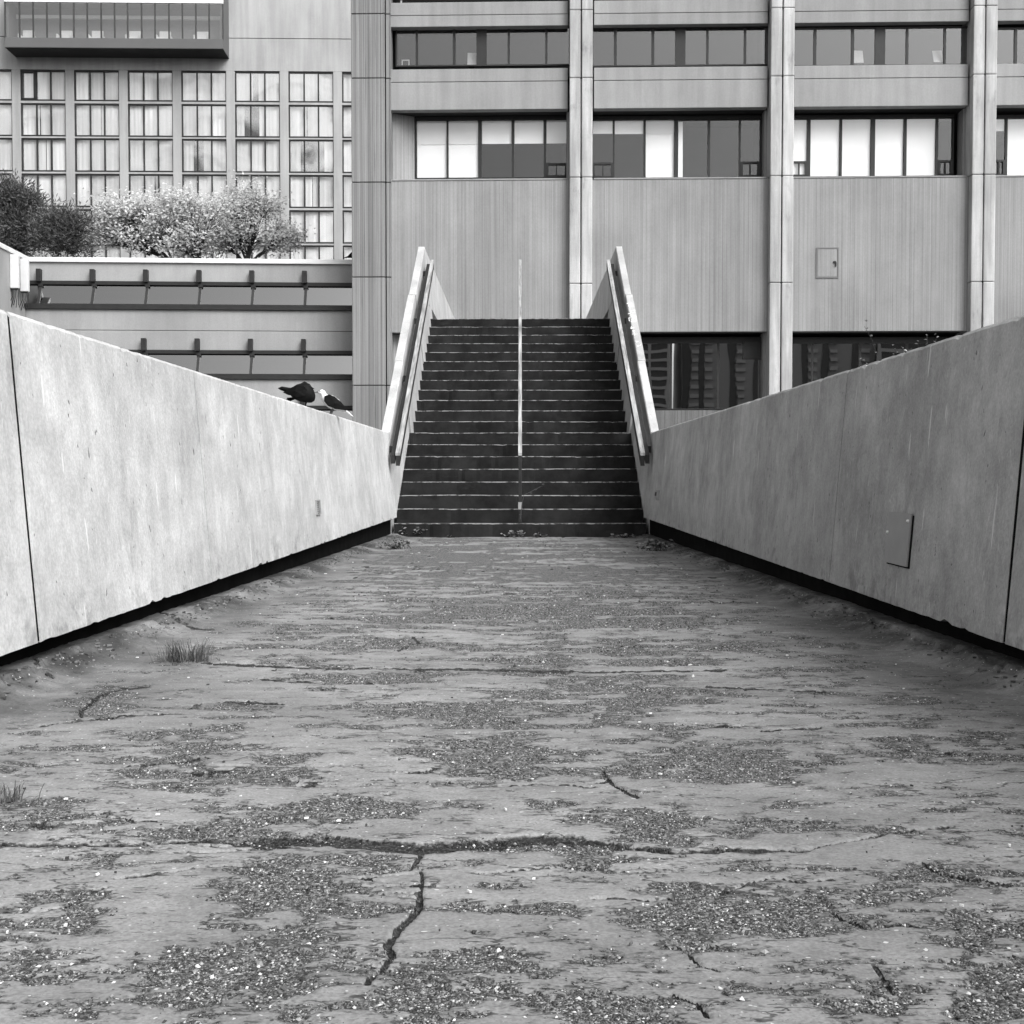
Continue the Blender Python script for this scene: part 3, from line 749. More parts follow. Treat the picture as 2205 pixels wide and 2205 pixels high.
def window(parent, F, spans, y0, y1, v, glass, pxm, fr=0.05, header=0.0, mull=None, depth=0.10, piers=()):
    """spans: pane edges in sight-line pixels; one window unit: frame > panes."""
    us = [(F.u(a, v, pxm), F.u(b, v, pxm)) for a, b in spans]
    xm = sum(spans[0]) / 2
    z0, z1 = F.w(y1, v, xm), F.w(y0, v, xm)
    if z0 > z1: z0, z1 = z1, z0
    bx = [(us[0][0] - fr, us[-1][1] + fr, v - .03, v + depth, z0 - fr, z0), (us[0][0] - fr, us[-1][1] + fr, v - .03, v + depth, z1, z1 + fr + header),
          (us[0][0] - fr, us[0][0], v - .03, v + depth, z0, z1), (us[-1][1], us[-1][1] + fr, v - .03, v + depth, z0, z1)]
    for (a, b), (c, d) in zip(us[:-1], us[1:]): bx.append((b, c, v - .02, v + depth, z0, z1))
    w = bars('window', bx, M['frame'], parent)
    for a, b in us: ub('pane', a, b, v + .03, v + .045, z0, z1, M[glass], w)
    return w, us, z0, z1

PIL = [(1226, 1275), (1655, 1705), (2086, 2137), (2518, 2570)]
EDGE = [842] + [x for p in PIL for x in p]
BAYS = [(842, 1226), (1275, 1655), (1705, 2086), (2137, 2518)]
def U(px, v=0, py=400): return F.u(px, v, py)
UP = F.w(-170)
for bi, (a, b) in enumerate(BAYS):
    u0, u1 = U(a) + (0.0 if bi == 0 else .075), U(b) - .075
    # spandrels, each in two courses with an open joint between them
    for yt, yj, yb in ((-118, -112, -90), (3, 31, 55.5), (147, 175, 235)):
        box('spandrel_panel', u0, u1, 0, .45, F.w(yb), F.w(yj) - .012, M['spandrel'], off, .02)
        box('spandrel_panel', u0, u1, 0, .45, F.w(yj) + .012, F.w(yt), M['spandrel'], off, .02)
        box('spandrel_backing', u0 + .05, u1 - .05, .10, 1.3, F.w(yb) + .06, F.w(yt) - .05, M['dark'], off)
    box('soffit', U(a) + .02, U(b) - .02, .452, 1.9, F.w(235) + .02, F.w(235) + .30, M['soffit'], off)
    # board-marked wall below the tall windows
    box('wall_panel', u0 - (0 if bi == 0 else .075), u1 + .075, 0, .5, F.w(715.5), F.w(388), M['ribbed'], off, .02)
    box('sill', u0, u1, -.03, 1.25, F.w(388) + .002, F.w(384.5), M['spandrel'], off, .02)
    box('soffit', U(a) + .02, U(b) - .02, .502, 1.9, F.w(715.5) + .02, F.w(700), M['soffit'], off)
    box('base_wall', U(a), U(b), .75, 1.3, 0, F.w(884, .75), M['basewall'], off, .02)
    # upper window band
    p0 = b - 379 if bi == 0 else a
    rel = [(2, 47), (53, 128), (134, 179), (201, 246), (251, 327), (332, 378)]
    sp = [(p0 + c, p0 + d) for c, d in rel]
    if bi == 0: sp[0] = (855, 895)
    window(off, F, sp, 63, 141, .40, 'glass', 100, fr=.06)
    window(off, F, sp, -82, -4, .40, 'glass', 0, fr=.06)
    ub('room', U(a), U(b), 3.2, 3.3, F.w(150), F.w(20), M['room'], off)
    ub('room', U(a), U(b), .6, 3.2, F.w(150) - .2, F.w(150), M['room'], off)
    ub('room', U(a), U(b), 4.2, 4.3, F.w(392), F.w(222), M['room'], off)
    ub('room', U(a), U(b), 1.3, 4.2, F.w(392) - .2, F.w(392), M['room'], off)
    ub('room', U(a), U(b), 4.2, 4.3, F.w(900), F.w(700), M['dark'], off)
    # jambs of the recess
    for uu in ((U(b) - .12,) if bi else (U(b) - .12,)):
        box('jamb', uu, uu + .12, .5, 1.25, F.w(388), F.w(235), M['ribbed'], off)
        box('jamb', uu, uu + .12, .5, 1.25, F.w(884), F.w(716), M['ribbed'], off)

# splayed ribbed reveal at the tower end of the first bay
def prism(name, pts, z0, z1, mat, parent):
    n = len(pts); v = [(x, y, z0) for x, y in pts] + [(x, y, z1) for x, y in pts]
    f = [tuple(range(n))[::-1], tuple(range(n, 2 * n))] + [(i, (i + 1) % n, n + (i + 1) % n, n + i) for i in range(n)]
    return mk(name, mesh(name, v, f), mat, parent)
for yb, yt in ((388, 235), (884, 716)):
    prism('reveal', [(U(843), .5), (F.u(893, 1.0), 1.02), (F.u(893, 1.0), 1.4), (U(843), 1.4)], F.w(yb), F.w(yt), M['ribbed'], off)

# tall window band, bay by bay: (pane edges, blind drop by pane: None, or bottom edge in px; white = full)
TALL = [
 ([(897, 962), (965, 1030), (1037, 1102), (1107, 1171), (1176, 1221)], [384, 384, 309, 309, 309]),
 ([(1276, 1320), (1323, 1386), (1390, 1452), (1460, 1524), (1529, 1591), (1595, 1636)], [289, 290, 384, None, None, None]),
 ([(1703, 1738), (1745, 1808), (1813, 1875), (1884, 1946), (1952, 2015), (2020, 2051)], [384, 384, 384, 384, 384, None]),
 ([(2138, 2164), (2169, 2232), (2238, 2300), (2308, 2370), (2376, 2438)], [290, 384, 384, None, 320])]
VENTS = [(0, 4), (1, 0), (1, 5), (2, 0), (2, 5), (3, 0)]
for bi, (sp, bl) in enumerate(TALL):
    y0, y1 = 259 - (0, 1, 3, 4)[bi] * 1.0, 383 - (0, 0, 3, 4)[bi]
    win, us, z0, z1 = window(off, F, sp, y0, y1, 1.0, 'glass2', 330, fr=.05, header=.10)
    for pi, (d, (a, b)) in enumerate(zip(bl, us)):
        if d:
            zb = max(F.w(d, 1.0) + .02, z0 + .02) if d < 380 else z0 + .03
            bo = ub('blind', a + .02, b - .02, 1.10, 1.115, zb, z1 - .02, M['blind'], win)
            if d >= 380 and bi < 2 and pi < 3:                    # an upper blind in front of a lower one
                ub('blind', a + .02, b - .02, 1.075, 1.085, F.w(309 if bi == 0 else 290, 1.0), z1 - .02, M['blind2'], win)
        else:
            ub('blind_box', a, b, 1.06, 1.2, z1 - .10, z1, M['frame'], win)
        if (bi, pi) in VENTS:
            zt = F.w(356, 1.0)
            bars('vent_sash', [(a, b, .955, 1.035, zt, zt + .09), (a, a + .10, .955, 1.035, z0, zt), (b - .10, b, .955, 1.035, z0, zt), (a, b, .955, 1.035, z0, z0 + .08), ((a + b) / 2 - .03, (a + b) / 2 + .03, .96, 1.035, z0, zt)], M['frame'], win)
    box('blind_stack', us[3][0] + .02, us[3][0] + .22, 1.08, 1.2, z0 + .03, z1 - .1, M['blind'], win) if bi == 1 else None

# ground-floor glazing
for sp in ([(900, 1000), (1004, 1104), (1108, 1220)], [(1277, 1342), (1346, 1443), (1447, 1544), (1549, 1640)], [(1707, 1747), (1751, 1849), (1854, 1950), (1955, 2070)], [(2139, 2205), (2210, 2300), (2305, 2400)]):
    window(off, F, sp, 740, 880, 1.0, 'glass_low', 800, fr=.05, header=.24)
bars('shade_box', [(F.u(1603, .9), F.u(1640, .9), .86, .96, F.w(774, .9), F.w(738, .9))], M['frame'], off)

# paired pilasters in stacked lengths with open joints
for a, b in PIL:
    m = (a + b) / 2
    cuts = [-170, 30, 175, 387, 614, 1085]
    for c0, c1 in ((a, m - 1.2), (m + 1.2, b)):
        for t, s in zip(cuts[:-1], cuts[1:]):
            box('pilaster_block', U(c0), U(c1), -.42, 1.2, max(F.w(s), 0) + (.008 if s < 1000 else 0), F.w(t) - .008, M['pilaster'], off, .05)
    box('pilaster_core', U(m - 14), U(m + 14), -.30, 1.1, 0, UP, M['dark'], off)

# ribbed service tower
cuts = [-170, 26, 165, 390, 595, 829, 1085]
for t, s in zip(cuts[:-1], cuts[1:]):
    z0, z1 = max(F.w(s, -.3), 0), F.w(t, -.3)
    box('tower_panel', F.u(757, -.3), F.u(829, -.3), -.3, 4.0, z0 + .02, z1 - .02, M['towerc'], off, .02)
    box('tower_panel', F.u(831.5, -.3), F.u(841, -.3), -.24, .7, z0 + .02, z1 - .02, M['towerc'], off, .02)
box('tower_core', F.u(759, -.3), F.u(840, -.3), -.12, 3.8, 0, UP, M['dark'], off)
box('core', U(843), U(2600), 4.32, 14, 0, UP, M['dark'], off)

# access hatch in the board-marked wall
hx0, hz0 = F.hit(1757, 599); hx1, hz1 = F.hit(1806, 533)
hatch = root('access_hatch', (F.o + F.U * ((hx0 + hx1) / 2) + Vector((0, 0, hz0)))); hatch.rotation_euler = (0, 0, F.rz)
tag(hatch, 'square access hatch in the ribbed concrete wall of the office block', 'hatch')
hw, hh = (hx1 - hx0) / 2, hz1 - hz0
bars('frame', [(-hw, -hw + .05, -.035, .0, 0, hh), (hw - .05, hw, -.035, .0, 0, hh), (-hw + .05, hw - .05, -.035, .0, 0, .05), (-hw + .05, hw - .05, -.035, .0, hh - .05, hh)], M['hatchframe'], hatch)
box('door', -hw + .065, hw - .065, -.022, -.004, .065, hh - .065, M['ribbed'], hatch)
bars('handle', [(hw - .24, hw - .12, -.08, -.022, hh * .50, hh * .55), (hw - .15, hw - .11, -.09, -.022, hh * .38, hh * .5)], M['frame'], hatch)

# pale sheets standing behind the upper windows
for (px, yt, wd), lab in (((1016, 109, 20), 'white sheet standing in the upper window above the stairs'), ((1850, 104, 22), 'white sheet in the upper window directly above the access hatch'),
                          ((2022, 104, 20), 'white sheet in the upper window near the outermost full pilaster'), ((873, 130, 17), 'small pale frame on the upper window sill beside the tower')):
    u0, z1 = F.hit(px - wd / 2, yt, .5); u1, _ = F.hit(px + wd / 2, yt, .5)
    zb = F.w(141, .5) + .0
    o = root('paper_sheet', F.o + F.U * ((u0 + u1) / 2) + F.V * .55 + Vector((0, 0, zb)), F.rz); tag(o, lab, 'sheet')
    h = z1 - zb; w2 = (u1 - u0) / 2
    if wd == 17: bars('frame', [(-w2, -w2 + .05, 0, .03, 0, h), (w2 - .05, w2, 0, .03, 0, h), (-w2, w2, .001, .029, h, h + .05)], M['white'], o)
    else:
        mk('board', mesh('board', [(-w2, 0, 0), (w2, 0, 0), (w2, .25, h), (-w2, .25, h), (-w2, .02, 0), (w2, .02, 0), (w2, .27, h), (-w2, .27, h)], CUBE_F), M['white'], o)
        bars('foot', [(-w2 * .6, w2 * .6, .0, .3, -.012, -.001)], M['frame'], o)

# ------------------------------------------------------------------ low building with sloped strip glazing
L = Frame((0, 58, GZ), math.radians(3.1))
low = root('low_building', L.o, L.rz); tag(low, 'low concrete building with sloped strip windows and dark fins', 'building')
uL, uR = L.u(62, 0, 600), L.u(835, 0, 600)
pxm = 400
zc1, zc0 = L.w(556, 0, 300), L.w(566, 0, 300)
box('coping', uL, uR, -.12, .6, zc0, zc1, M['coping'], low, .02)
lev = [(0.0, 566, 607, 667), (-.5, 667.5, 754, 816), (-1.0, 816.5, 873, 935)]
prev = zc0
pitch = L.u(315.5, 0, 600) - L.u(201, 0, 600)
fin0 = L.u(86, 0, 600)
for li, (v, yt, yg, yb) in enumerate(lev):
    zt = prev - .002; zg = L.w(yg, v, pxm); zb = L.w(yb, v - .5, pxm)
    zj = L.w(712, v, pxm) if li == 1 else None
    if zj:
        box('wall_band', uL, uR, v, v + 1, zj + .01, zt, M['lowc'], low, .02); box('wall_band', uL, uR, v, v + 1, zg, zj - .01, M['lowc'], low, .02)
    else: box('wall_band', uL, uR, v, v + 1, zg, zt, M['lowc'], low, .02)
    bh = .17
    box('head_bar', uL, uR, v - .10, v + .3, zg - bh, zg - .002, M['frame'], low)
    box('sill_bar', uL - .3, uR, v - .62, v - .40, zb, zb + .24, M['frame'], low)
    box('lining', uL, uR, v + .35, v + .45, zb, zg, M['dark'], low)
    # sloped panes, mullions and fins
    za, zc = zg - bh, zb + .24
    y_t, y_b = v - .02, v - .48
    k0 = fin0 - pitch
    for k in range(9):
        uu = fin0 + (k - 1) * pitch; ue = uu + pitch
        a, b = max(uu + .13, uL + .02), min(ue - .0, uR)
        if b > a:
            pv = [(a, y_b, zc), (b, y_b, zc), (b, y_t, za), (a, y_t, za), (a, y_b + .03, zc), (b, y_b + .03, zc), (b, y_t + .03, za), (a, y_t + .03, za)]
            mk('pane', mesh('pane', pv, CUBE_F), M['glass_sky'], low)
        if uu > uL and uu < uR - .1:
            mv = [(uu, y_b - .05, zc), (uu + .13, y_b - .05, zc), (uu + .13, y_t - .05, za), (uu, y_t - .05, za), (uu, y_b + .1, zc), (uu + .13, y_b + .1, zc), (uu + .13, y_t + .1, za), (uu, y_t + .1, za)]
            mk('mullion', mesh('mullion', mv, CUBE_F), M['frame'], low)
            bars('fin', [(uu - .09, uu + .11, v - .30, v + .0, zg - .05, zg + .52), (uu - .04, uu + .18, v - .16, v - .101, zg - bh - .10, zg - bh + .02)], M['frame'], low)
    prev = zb
box('wall_band', uL, uR, -1.5, 0, 0, prev, M['lowc'], low)
box('roof_slab', uL, uR + 6, .6, 24, zc0 - 1.2, zc0 - .35, M['ground'], low)
# wing that turns towards the walkway
box('wing_wall', uL - .5, uL - .002, -20, .6, 0, zc0, M['lowc'], low)
box('coping', uL - .62, uL + .06, -20, .598, zc0 + .002, zc1 + .003, M['coping'], low, .02)
for (px, y0, y1, Y, wd), lab in (((32.5, 549, 621, 54.4, 18), 'white antenna box with cables hanging below, nearer the picture edge'), ((54, 558, 628, 55.4, 17), 'white antenna box at the corner of the low building')):
    p = at(px, y1, Y); h = (y1 - y0) * Y / FPX; w2 = wd * Y / FPX / 2
    o = root('antenna_box', p); tag(o, lab, 'antenna', 'antenna boxes on the low building')
    box('housing', -w2, w2, -.10, .10, 0, h, M['antenna'], o, .03)
    box('end_cap', -w2 * .9, w2 * .9, -.09, .09, -.05, -.002, M['frame'], o)
    mb = MB()
    for k in range(5):
        x = -w2 * .7 + k * w2 * .35; mb.tube([(x, 0, -.04), (x + .02, 0, -.35), (x + .05 * (k - 2) - .1, .05, -.75 - .1 * (k % 2))], [.022, .02, .018], 5)
    mb.build('cables', M['steel'], o)
    bars('bracket', [(-w2 - .25, -w2 + .05, -.02, .14, h * .2, h * .2 + .08), (-w2 - .25, -w2 + .05, -.02, .14, h * .8, h * .8 + .08)], M['steel'], o)

# ------------------------------------------------------------------ residence block with a grid of windows
R = Frame((0, 98, GZ), math.radians(1.6))
res = root('residence_block', R.o, R.rz); tag(res, 'tall residence block with a grid of curtained windows', 'building')
def Ru(px, v=0, py=200): return R.u(px, v, py)
XW = [(-71.5 + 115.4 * i, 25 + 115.4 * i) for i in range(8)]        # window edges, left to right
rowp = [(152.5, 213.5), (224, 290), (299, 366), (375.5, 442), (452, 518.5), (528, 595)]
def rz(py): return R.w(py, 0, 100)
ztop = rz(-80)
box('wall_panel', Ru(-140), Ru(835), 0, .6, rz(79.0) + .03, ztop, M['resi'], res)
box('wall_panel', Ru(-140), Ru(835), 0, .6, rz(149.5), rz(79.0) - .03, M['resi'], res)
box('wall_core', Ru(-140), Ru(835), 4.0, 12, 0, ztop, M['room'], res)
edges = [-140] + [e for w_ in XW for e in w_] + [835]
for i in range(0, len(edges), 2):
    box('pier', Ru(edges[i]), Ru(edges[i + 1]), 0, .6, 0, rz(149.5) - .002, M['resi'], res, .03)
zb_prev = None
for ri, (yt, yb) in enumerate(rowp):
    z1, z0 = rz(yt), rz(yb)
    nxt = rz(rowp[ri + 1][0]) if ri < 5 else 0.0
    for ci, (a, b) in enumerate(XW):
        ua, ue = Ru(a), Ru(b)
        box('beam', ua - .01, ue + .01, .03, .6, nxt + .085, z0 - .13, M['resi'], res)
        fr = [(ua, ue, .08, .3, z1 - .02, z1 + .08), (ua, ue, .05, .3, z0 - .13, z0), (ua, ua + .10, .08, .3, z0, z1), (ue - .06, ue, .08, .3, z0, z1)]
        ths = [ua + .10, ua + .10 + (ue - ua - .16) / 3, ua + .10 + 2 * (ue - ua - .16) / 3, ue - .06]
        for t_ in ths[1:3]: fr.append((t_ - .055, t_ + .055, .10, .3, z0, z1))
        if ri == 0 and ci == 1: fr += [(ths[0], ths[0] + .1, .02, .3, z0, z1), (ths[1] - .2, ths[1], .02, .3, z0, z1), (ths[0], ths[1], .02, .3, z1 - .12, z1), (ths[0], ths[1], .02, .3, z0, z0 + .1)]
        w_ = bars('window', fr, M['frame'], res)
        for t0, t1 in zip(ths[:-1], ths[1:]): ub('pane', t0 + (.055 if t0 != ths[0] else 0), t1 - (.055 if t1 != ths[3] else 0), .16, .18, z0, z1, M['glass_res'], w_)
        # curtains: two hangings, some parted
        h = random.random()
        gap = 0.0 if h < .55 else random.uniform(.03, .14)
        mid = ua + (ue - ua) * random.uniform(.3, .65)
        if (ri, ci) == (1, 5): mid, gap = ua + (ue - ua) * .36, 1.2
        if (ri, ci) == (2, 6): mid, gap = ua + (ue - ua) * .52, 1.9
        if (ri, ci) == (0, 5): mid, gap = ua + (ue - ua) * .45, .45
        if (ri, ci) == (2, 4): mid, gap = ua + (ue - ua) * .36, .8
        for s0, s1 in ((ua, mid - gap / 2), (mid + gap / 2, ue)):
            if s1 - s0 < .1: continue
            nseg = 24; v = []
            for k in range(nseg + 1):
                x = s0 + (s1 - s0) * k / nseg; y = .345 + .014 * math.sin(x * 17 + ri) + .012 * math.sin(x * 5.3 + ci)
                v += [(x, y, z0 - .1), (x, y, z1 + .1)]
            mk('curtain', mesh('curtain', v, [(2 * k, 2 * k + 2, 2 * k + 3, 2 * k + 1) for k in range(nseg)]), M['curtain'], w_, True)
        ub('reveal', ua, ue, .31, .6, z0 - .15, z0 - .131, M['resi'], w_)

# projecting glazed bay high on the residence
vb = -2.2
bu0, bu1 = R.u(10, vb, 60), R.u(480, vb, 60)
zs0, zs1, zg1 = R.w(102, vb, 100), R.w(81, vb, 100), R.w(4.5, vb, 100)
bay = root('glazed_bay', R.o + R.U * bu0 + Vector((0, 0, zs0)), R.rz); tag(bay, 'projecting dark glazed bay hung high on the residence block', 'bay window')
def bl(z): return z - zs0
bw_ = bu1 - bu0
box('sill_panel', 0, bw_, vb, vb + .3, 0, bl(zs1), M['bayband'], bay, .02)
box('floor_slab', 0.02, bw_ - .02, vb + .02, -.002, .02, .5, M['bayband'], bay)
ub('underside', 0.0, bw_, vb + .001, -.003, -.03, .018, M['soffit2'], bay)
box('side_panel', bw_ - .25, bw_, vb + .301, -.002, 0.0, bl(zg1) + 1.5, M['bayband'], bay)
box('side_panel', 0, .2, vb + .301, -.002, 0.0, bl(zg1) + 1.5, M['bayband'], bay)
box('fascia', 0, bw_, vb - .02, vb + .3, bl(zg1), bl(zg1) + 1.6, M['coping'], bay, .02)
box('ceiling', .2, bw_ - .25, vb + .301, -.003, bl(zg1) + .3, bl(zg1) + .6, M['bayroom'], bay)
ub('back_wall', .2, bw_ - .25, -.06, -.004, .5, bl(zg1) + .3, M['bayroom'], bay)
ub('light_trough', .4, bw_ - .4, -.9, -.7, bl(zg1) - .75, bl(zg1) - .5, M['white'], bay)
ms = [10.5, 41.5, 71, 100.5, 129.5, 158.5, 187.5, 217.5, 246.5, 274.5, 304.5, 333.5, 363.5, 392.5, 421.5, 450, 479.5]
mu = [R.u(m_, vb, 60) - bu0 for m_ in ms]
for k, m_ in enumerate(mu):
    ub('mullion', m_ - .05, m_ + .05, vb + .0, vb + .14, bl(zs1), bl(zg1), M['frame2'], bay)
    if k < len(mu) - 1: ub('pane', m_ + .05, mu[k + 1] - .05, vb + .05, vb + .07, bl(zs1), bl(zg1), M['glass_bay'], bay)
ords = ['first', 'second', 'third', 'fourth', 'fifth', 'sixth']
for k, px in enumerate((58, 140, 207, 288, 353, 434)):
    u0, _ = R.hit(px, 70, vb + .9)
    o = root('armchair', R.o + R.U * u0 + R.V * (vb + .9) + Vector((0, 0, zs0 + .5)), R.rz); tag(o, 'pale armchair behind the bay glass, %s counting from the left' % ords[k], 'chair', 'armchairs in the glazed bay')
    s = 0.9
    box('seat', -.5 * s, .5 * s, -.4, .4, .25, .5, M['white'], o, .06); box('backrest', -.5 * s, .5 * s, .3, .5, .5, 1.25, M['white'], o, .06)
    for sx in (-1, 1): box('armrest', *sorted((sx * .5 * s, sx * .64 * s)), -.4, .45, .2, .75, M['white'], o, .04)
    bars('base', [(-.4, .4, -.35, .35, 0, .25)], M['frame'], o)

# ------------------------------------------------------------------ towers behind the photographer (seen mirrored in the ground-floor glass)
def tower(x0, x1, Y, h, storey, label, style):
    o = root('apartment_tower', ((x0 + x1) / 2, Y, GZ)); tag(o, label, 'tower', 'towers mirrored in the ground-floor glass')
    w2 = (x1 - x0) / 2
    box('body', -w2, w2, -24, -.02, 0, h, M['towerdark'] if style == 'grid' else M['towermid'], o)
    nfl = int(h / storey)
    if style == 'grid':
        for k in range(nfl): ub('floor_band', -w2, w2, -.01, .5, k * storey, k * storey + storey * .33, M['towerlight'], o)
        nb = 4
        for k in range(nb + 1):
            x = -w2 + 2 * w2 * k / nb; ub('pier', x - .5, x + .5, .0, .45, .001, h, M['towerlight'], o)
    else:
        for k, fx in enumerate((-.92, -.76, -.45, -.2, -.08, .25, .45, .75)):
            x = fx * w2
            ub('strip', x - 2.2, x - .2, 0, .3, .001, h, M['towerdark'], o)
            for j in range(nfl): ub('balcony', x, x + 2.6, .0, 1.3, j * storey + .3, j * storey + storey * .52, M['towerlight'], o)
    return o
tower(9, 32, -255, 75, 2.75, 'gridded apartment tower mirrored in the ground-floor glass beside the stairs', 'grid')
tower(36, 98, -262, 80, 2.75, 'striped apartment tower with balconies mirrored in the ground-floor glass', 'strip')
tower(95, 160, -258, 60, 3.2, 'wide gridded tower mirrored in the glass behind the grey parapet', 'grid')
# ------------------------------------------------------------------ trees on the terrace behind the low building
TZ = GZ + zc0 - .35
def rnd_in(rx, ry, rz_):
    while True:
        p = Vector((random.uniform(-1, 1), random.uniform(-1, 1), random.uniform(-1, 1)))
        if .15 < p.length < 1: return Vector((p.x * rx, p.y * ry, p.z * rz_))
def limb(a, b, sag, n=5):
    pts = []
    for i in range(n + 1):
        t = i / n; p = a.lerp(b, t); p.z += sag * math.sin(math.pi * t) + random.uniform(-.04, .04); p.x += random.uniform(-.05, .05); pts.append(p)
    return pts
def tree(label, base_px, Y, lobes, nlimb, leafmat, leaf, per, needle=False, group=None, name='tree'):
    """lobes: (px, py, rx_px, ry_px) of the crown on its sight lines at distance Y."""
    base = at(base_px, 560, Y); base.z = TZ
    r = root(name, base); tag(r, label, 'tree', group)
    s = Y / FPX
    tr, lv, lf = MB(), [], []
    cz = [at(px, py, Y) - base for px, py, _, _ in lobes]
    fork = Vector((0, 0, 1.5))
    tr.tube([(0, 0, -.1), (.03, 0, .7), fork], [.16, .13, .11], 8)
    for (px, py, rx, ry), c in zip(lobes, cz):
        hub = fork.lerp(c, .62); hub.z -= .25
        tr.tube(limb(fork, hub, .15), [.085, .075, .065, .055, .045, .035], 6)
        for k in range(nlimb):
            q = c + rnd_in(rx * s, rx * s * .8, ry * s)
            pts = limb(hub if random.random() < .6 else fork.lerp(hub, .6), q, .1)
            tr.tube(pts, [.030, .026, .02, .015, .010, .005], 4)
            for m_ in range(2):
                e = q + Vector((random.gauss(0, .3), random.gauss(0, .3), random.gauss(.05, .25)))
                tr.tube([pts[3], pts[3].lerp(e, .5) + Vector((0, 0, .05)), e], [.014, .009, .004], 3)
                for src in (e, q):
                    dens = int(per * random.uniform(.15, 1.7))
                    for j in range(dens):
                        o = src + Vector((random.gauss(0, .26), random.gauss(0, .26), random.gauss(0, .20)))
                        if needle:
                            d = (o - src); d = d.normalized() if d.length > .01 else Vector((0, 0, 1)); d.z += .35; d.normalize()
                            w = d.cross(Vector((random.uniform(-1, 1), random.uniform(-1, 1), random.uniform(-1, 1)))).normalized() * leaf * .10
                            b0 = o; b1 = o + d * leaf * random.uniform(.7, 1.3)
                        else:
                            nn = Vector((random.gauss(.1, .5), random.gauss(-.45, .5), random.gauss(.75, .4))).normalized()
                            d = nn.cross(Vector((random.gauss(0, 1), random.gauss(0, 1), random.gauss(0, 1)))).normalized()
                            w = d.cross(nn) * leaf * .36
                            b0 = o; b1 = o + d * leaf * random.uniform(.6, 1.3)
                        n_ = len(lv); mid = (b0 + b1) / 2
                        lv += [b0, mid + w, b1, mid - w]; lf.append((n_, n_ + 1, n_ + 2, n_ + 3))
    tr.build('trunk', M['bark'], r)
    mk('crown', mesh('crown', lv, lf), leafmat, r)
    return r
GT = 'pale autumn trees on the terrace'
tree('pale leafy tree nearest the dark pines on the terrace', 375, 64, [(250, 455, 46, 34), (230, 500, 34, 38), (315, 450, 50, 30), (300, 505, 55, 42)], 24, M['leaf_pale'], .17, 19, group=GT)
tree('pale leafy tree in the middle with a dark forked trunk', 428, 63, [(400, 440, 50, 30), (365, 490, 50, 45), (440, 470, 55, 45), (400, 525, 60, 26)], 24, M['leaf_pale'], .17, 19, group=GT)
tree('pale leafy tree farthest from the pines, reaching towards the tower', 530, 65, [(505, 440, 45, 30), (560, 435, 40, 30), (540, 490, 70, 45), (605, 500, 36, 42), (490, 510, 50, 40)], 22, M['leaf_pale'], .17, 19, group=GT)
GP = 'dark pines on the terrace'
tree('taller dark pine at the picture edge above the antenna boxes', 25, 63.5, [(15, 418, 34, 28), (50, 440, 30, 20), (0, 480, 50, 30), (45, 488, 36, 24), (25, 530, 45, 22)], 26, M['leaf_dark'], .26, 26, True, GP, 'pine_tree')
tree('shorter dark pine beside the pale trees', 140, 62.5, [(135, 482, 34, 28), (160, 495, 28, 30), (105, 522, 42, 26), (150, 535, 42, 22)], 26, M['leaf_dark'], .26, 26, True, GP, 'pine_tree')
sh = at(120, 552, 61); sh.z = TZ
r = root('shrub', sh); tag(r, 'low pale-leaved shrub behind the white coping under the pines', 'shrub')
tr, lv, lf = MB(), [], []
for k in range(60):
    q = Vector((random.uniform(-1.3, 1.6), random.uniform(-.3, .3), random.uniform(.9, 1.62) - .1))
    tr.tube([(q.x * .3, 0, -.05), (q.x * .7, 0, q.z * .6), q], [.02, .012, .005], 4)
    for j in range(9):
        o = q + Vector((random.gauss(0, .09), random.gauss(0, .09), random.gauss(0, .07))); d = Vector((random.gauss(0, 1), random.gauss(0, 1), random.gauss(0, 1))).normalized() * .10
        w = d.cross(Vector((.3, .5, .8))).normalized() * .045; n_ = len(lv)
        lv += [o, o + d * .5 + w, o + d, o + d * .5 - w]; lf.append((n_, n_ + 1, n_ + 2, n_ + 3))
tr.build('stems', M['bark'], r); mk('foliage', mesh('foliage', lv, lf), M['leaf_pale'], r)

# ------------------------------------------------------------------ pigeons
def body_loft(secs, n=14):
    """secs: (centre, half-width across, half-height, tilt direction) rings along the spine."""
    v, f = [], []
    for i, (c, a, b, up) in enumerate(secs):
        c = Vector(c); up = Vector(up).normalized()
        for k in range(n):
            th = 2 * math.pi * k / n
            v.append(c + Vector((0, 1, 0)) * (a * math.cos(th)) + up * (b * math.sin(th)))
    for i in range(len(secs) - 1):
        for k in range(n): f.append((i * n + k, i * n + (k + 1) % n, (i + 1) * n + (k + 1) % n, (i + 1) * n + k))
    f.append(tuple(range(n))[::-1]); f.append(tuple((len(secs) - 1) * n + k for k in range(n)))
    return v, f
def legs(r, xs_, mat, y=.022, top=.07):
    for sx, sy in ((xs_, y), (xs_ + .015, -y)):
        mb = MB(); mb.tube([(sx, sy, top), (sx + .004, sy, .03), (sx, sy, .006)], [.009, .006, .005], 6)
        for a in (-.5, 0, .5): mb.tube([(sx, sy, .006), (sx - .026 * math.cos(a), sy + .026 * math.sin(a), .003)], [.004, .0025], 5)
        mb.tube([(sx, sy, .006), (sx + .016, sy, .003)], [.004, .0025], 5)
        mb.build('leg', mat, r, True)
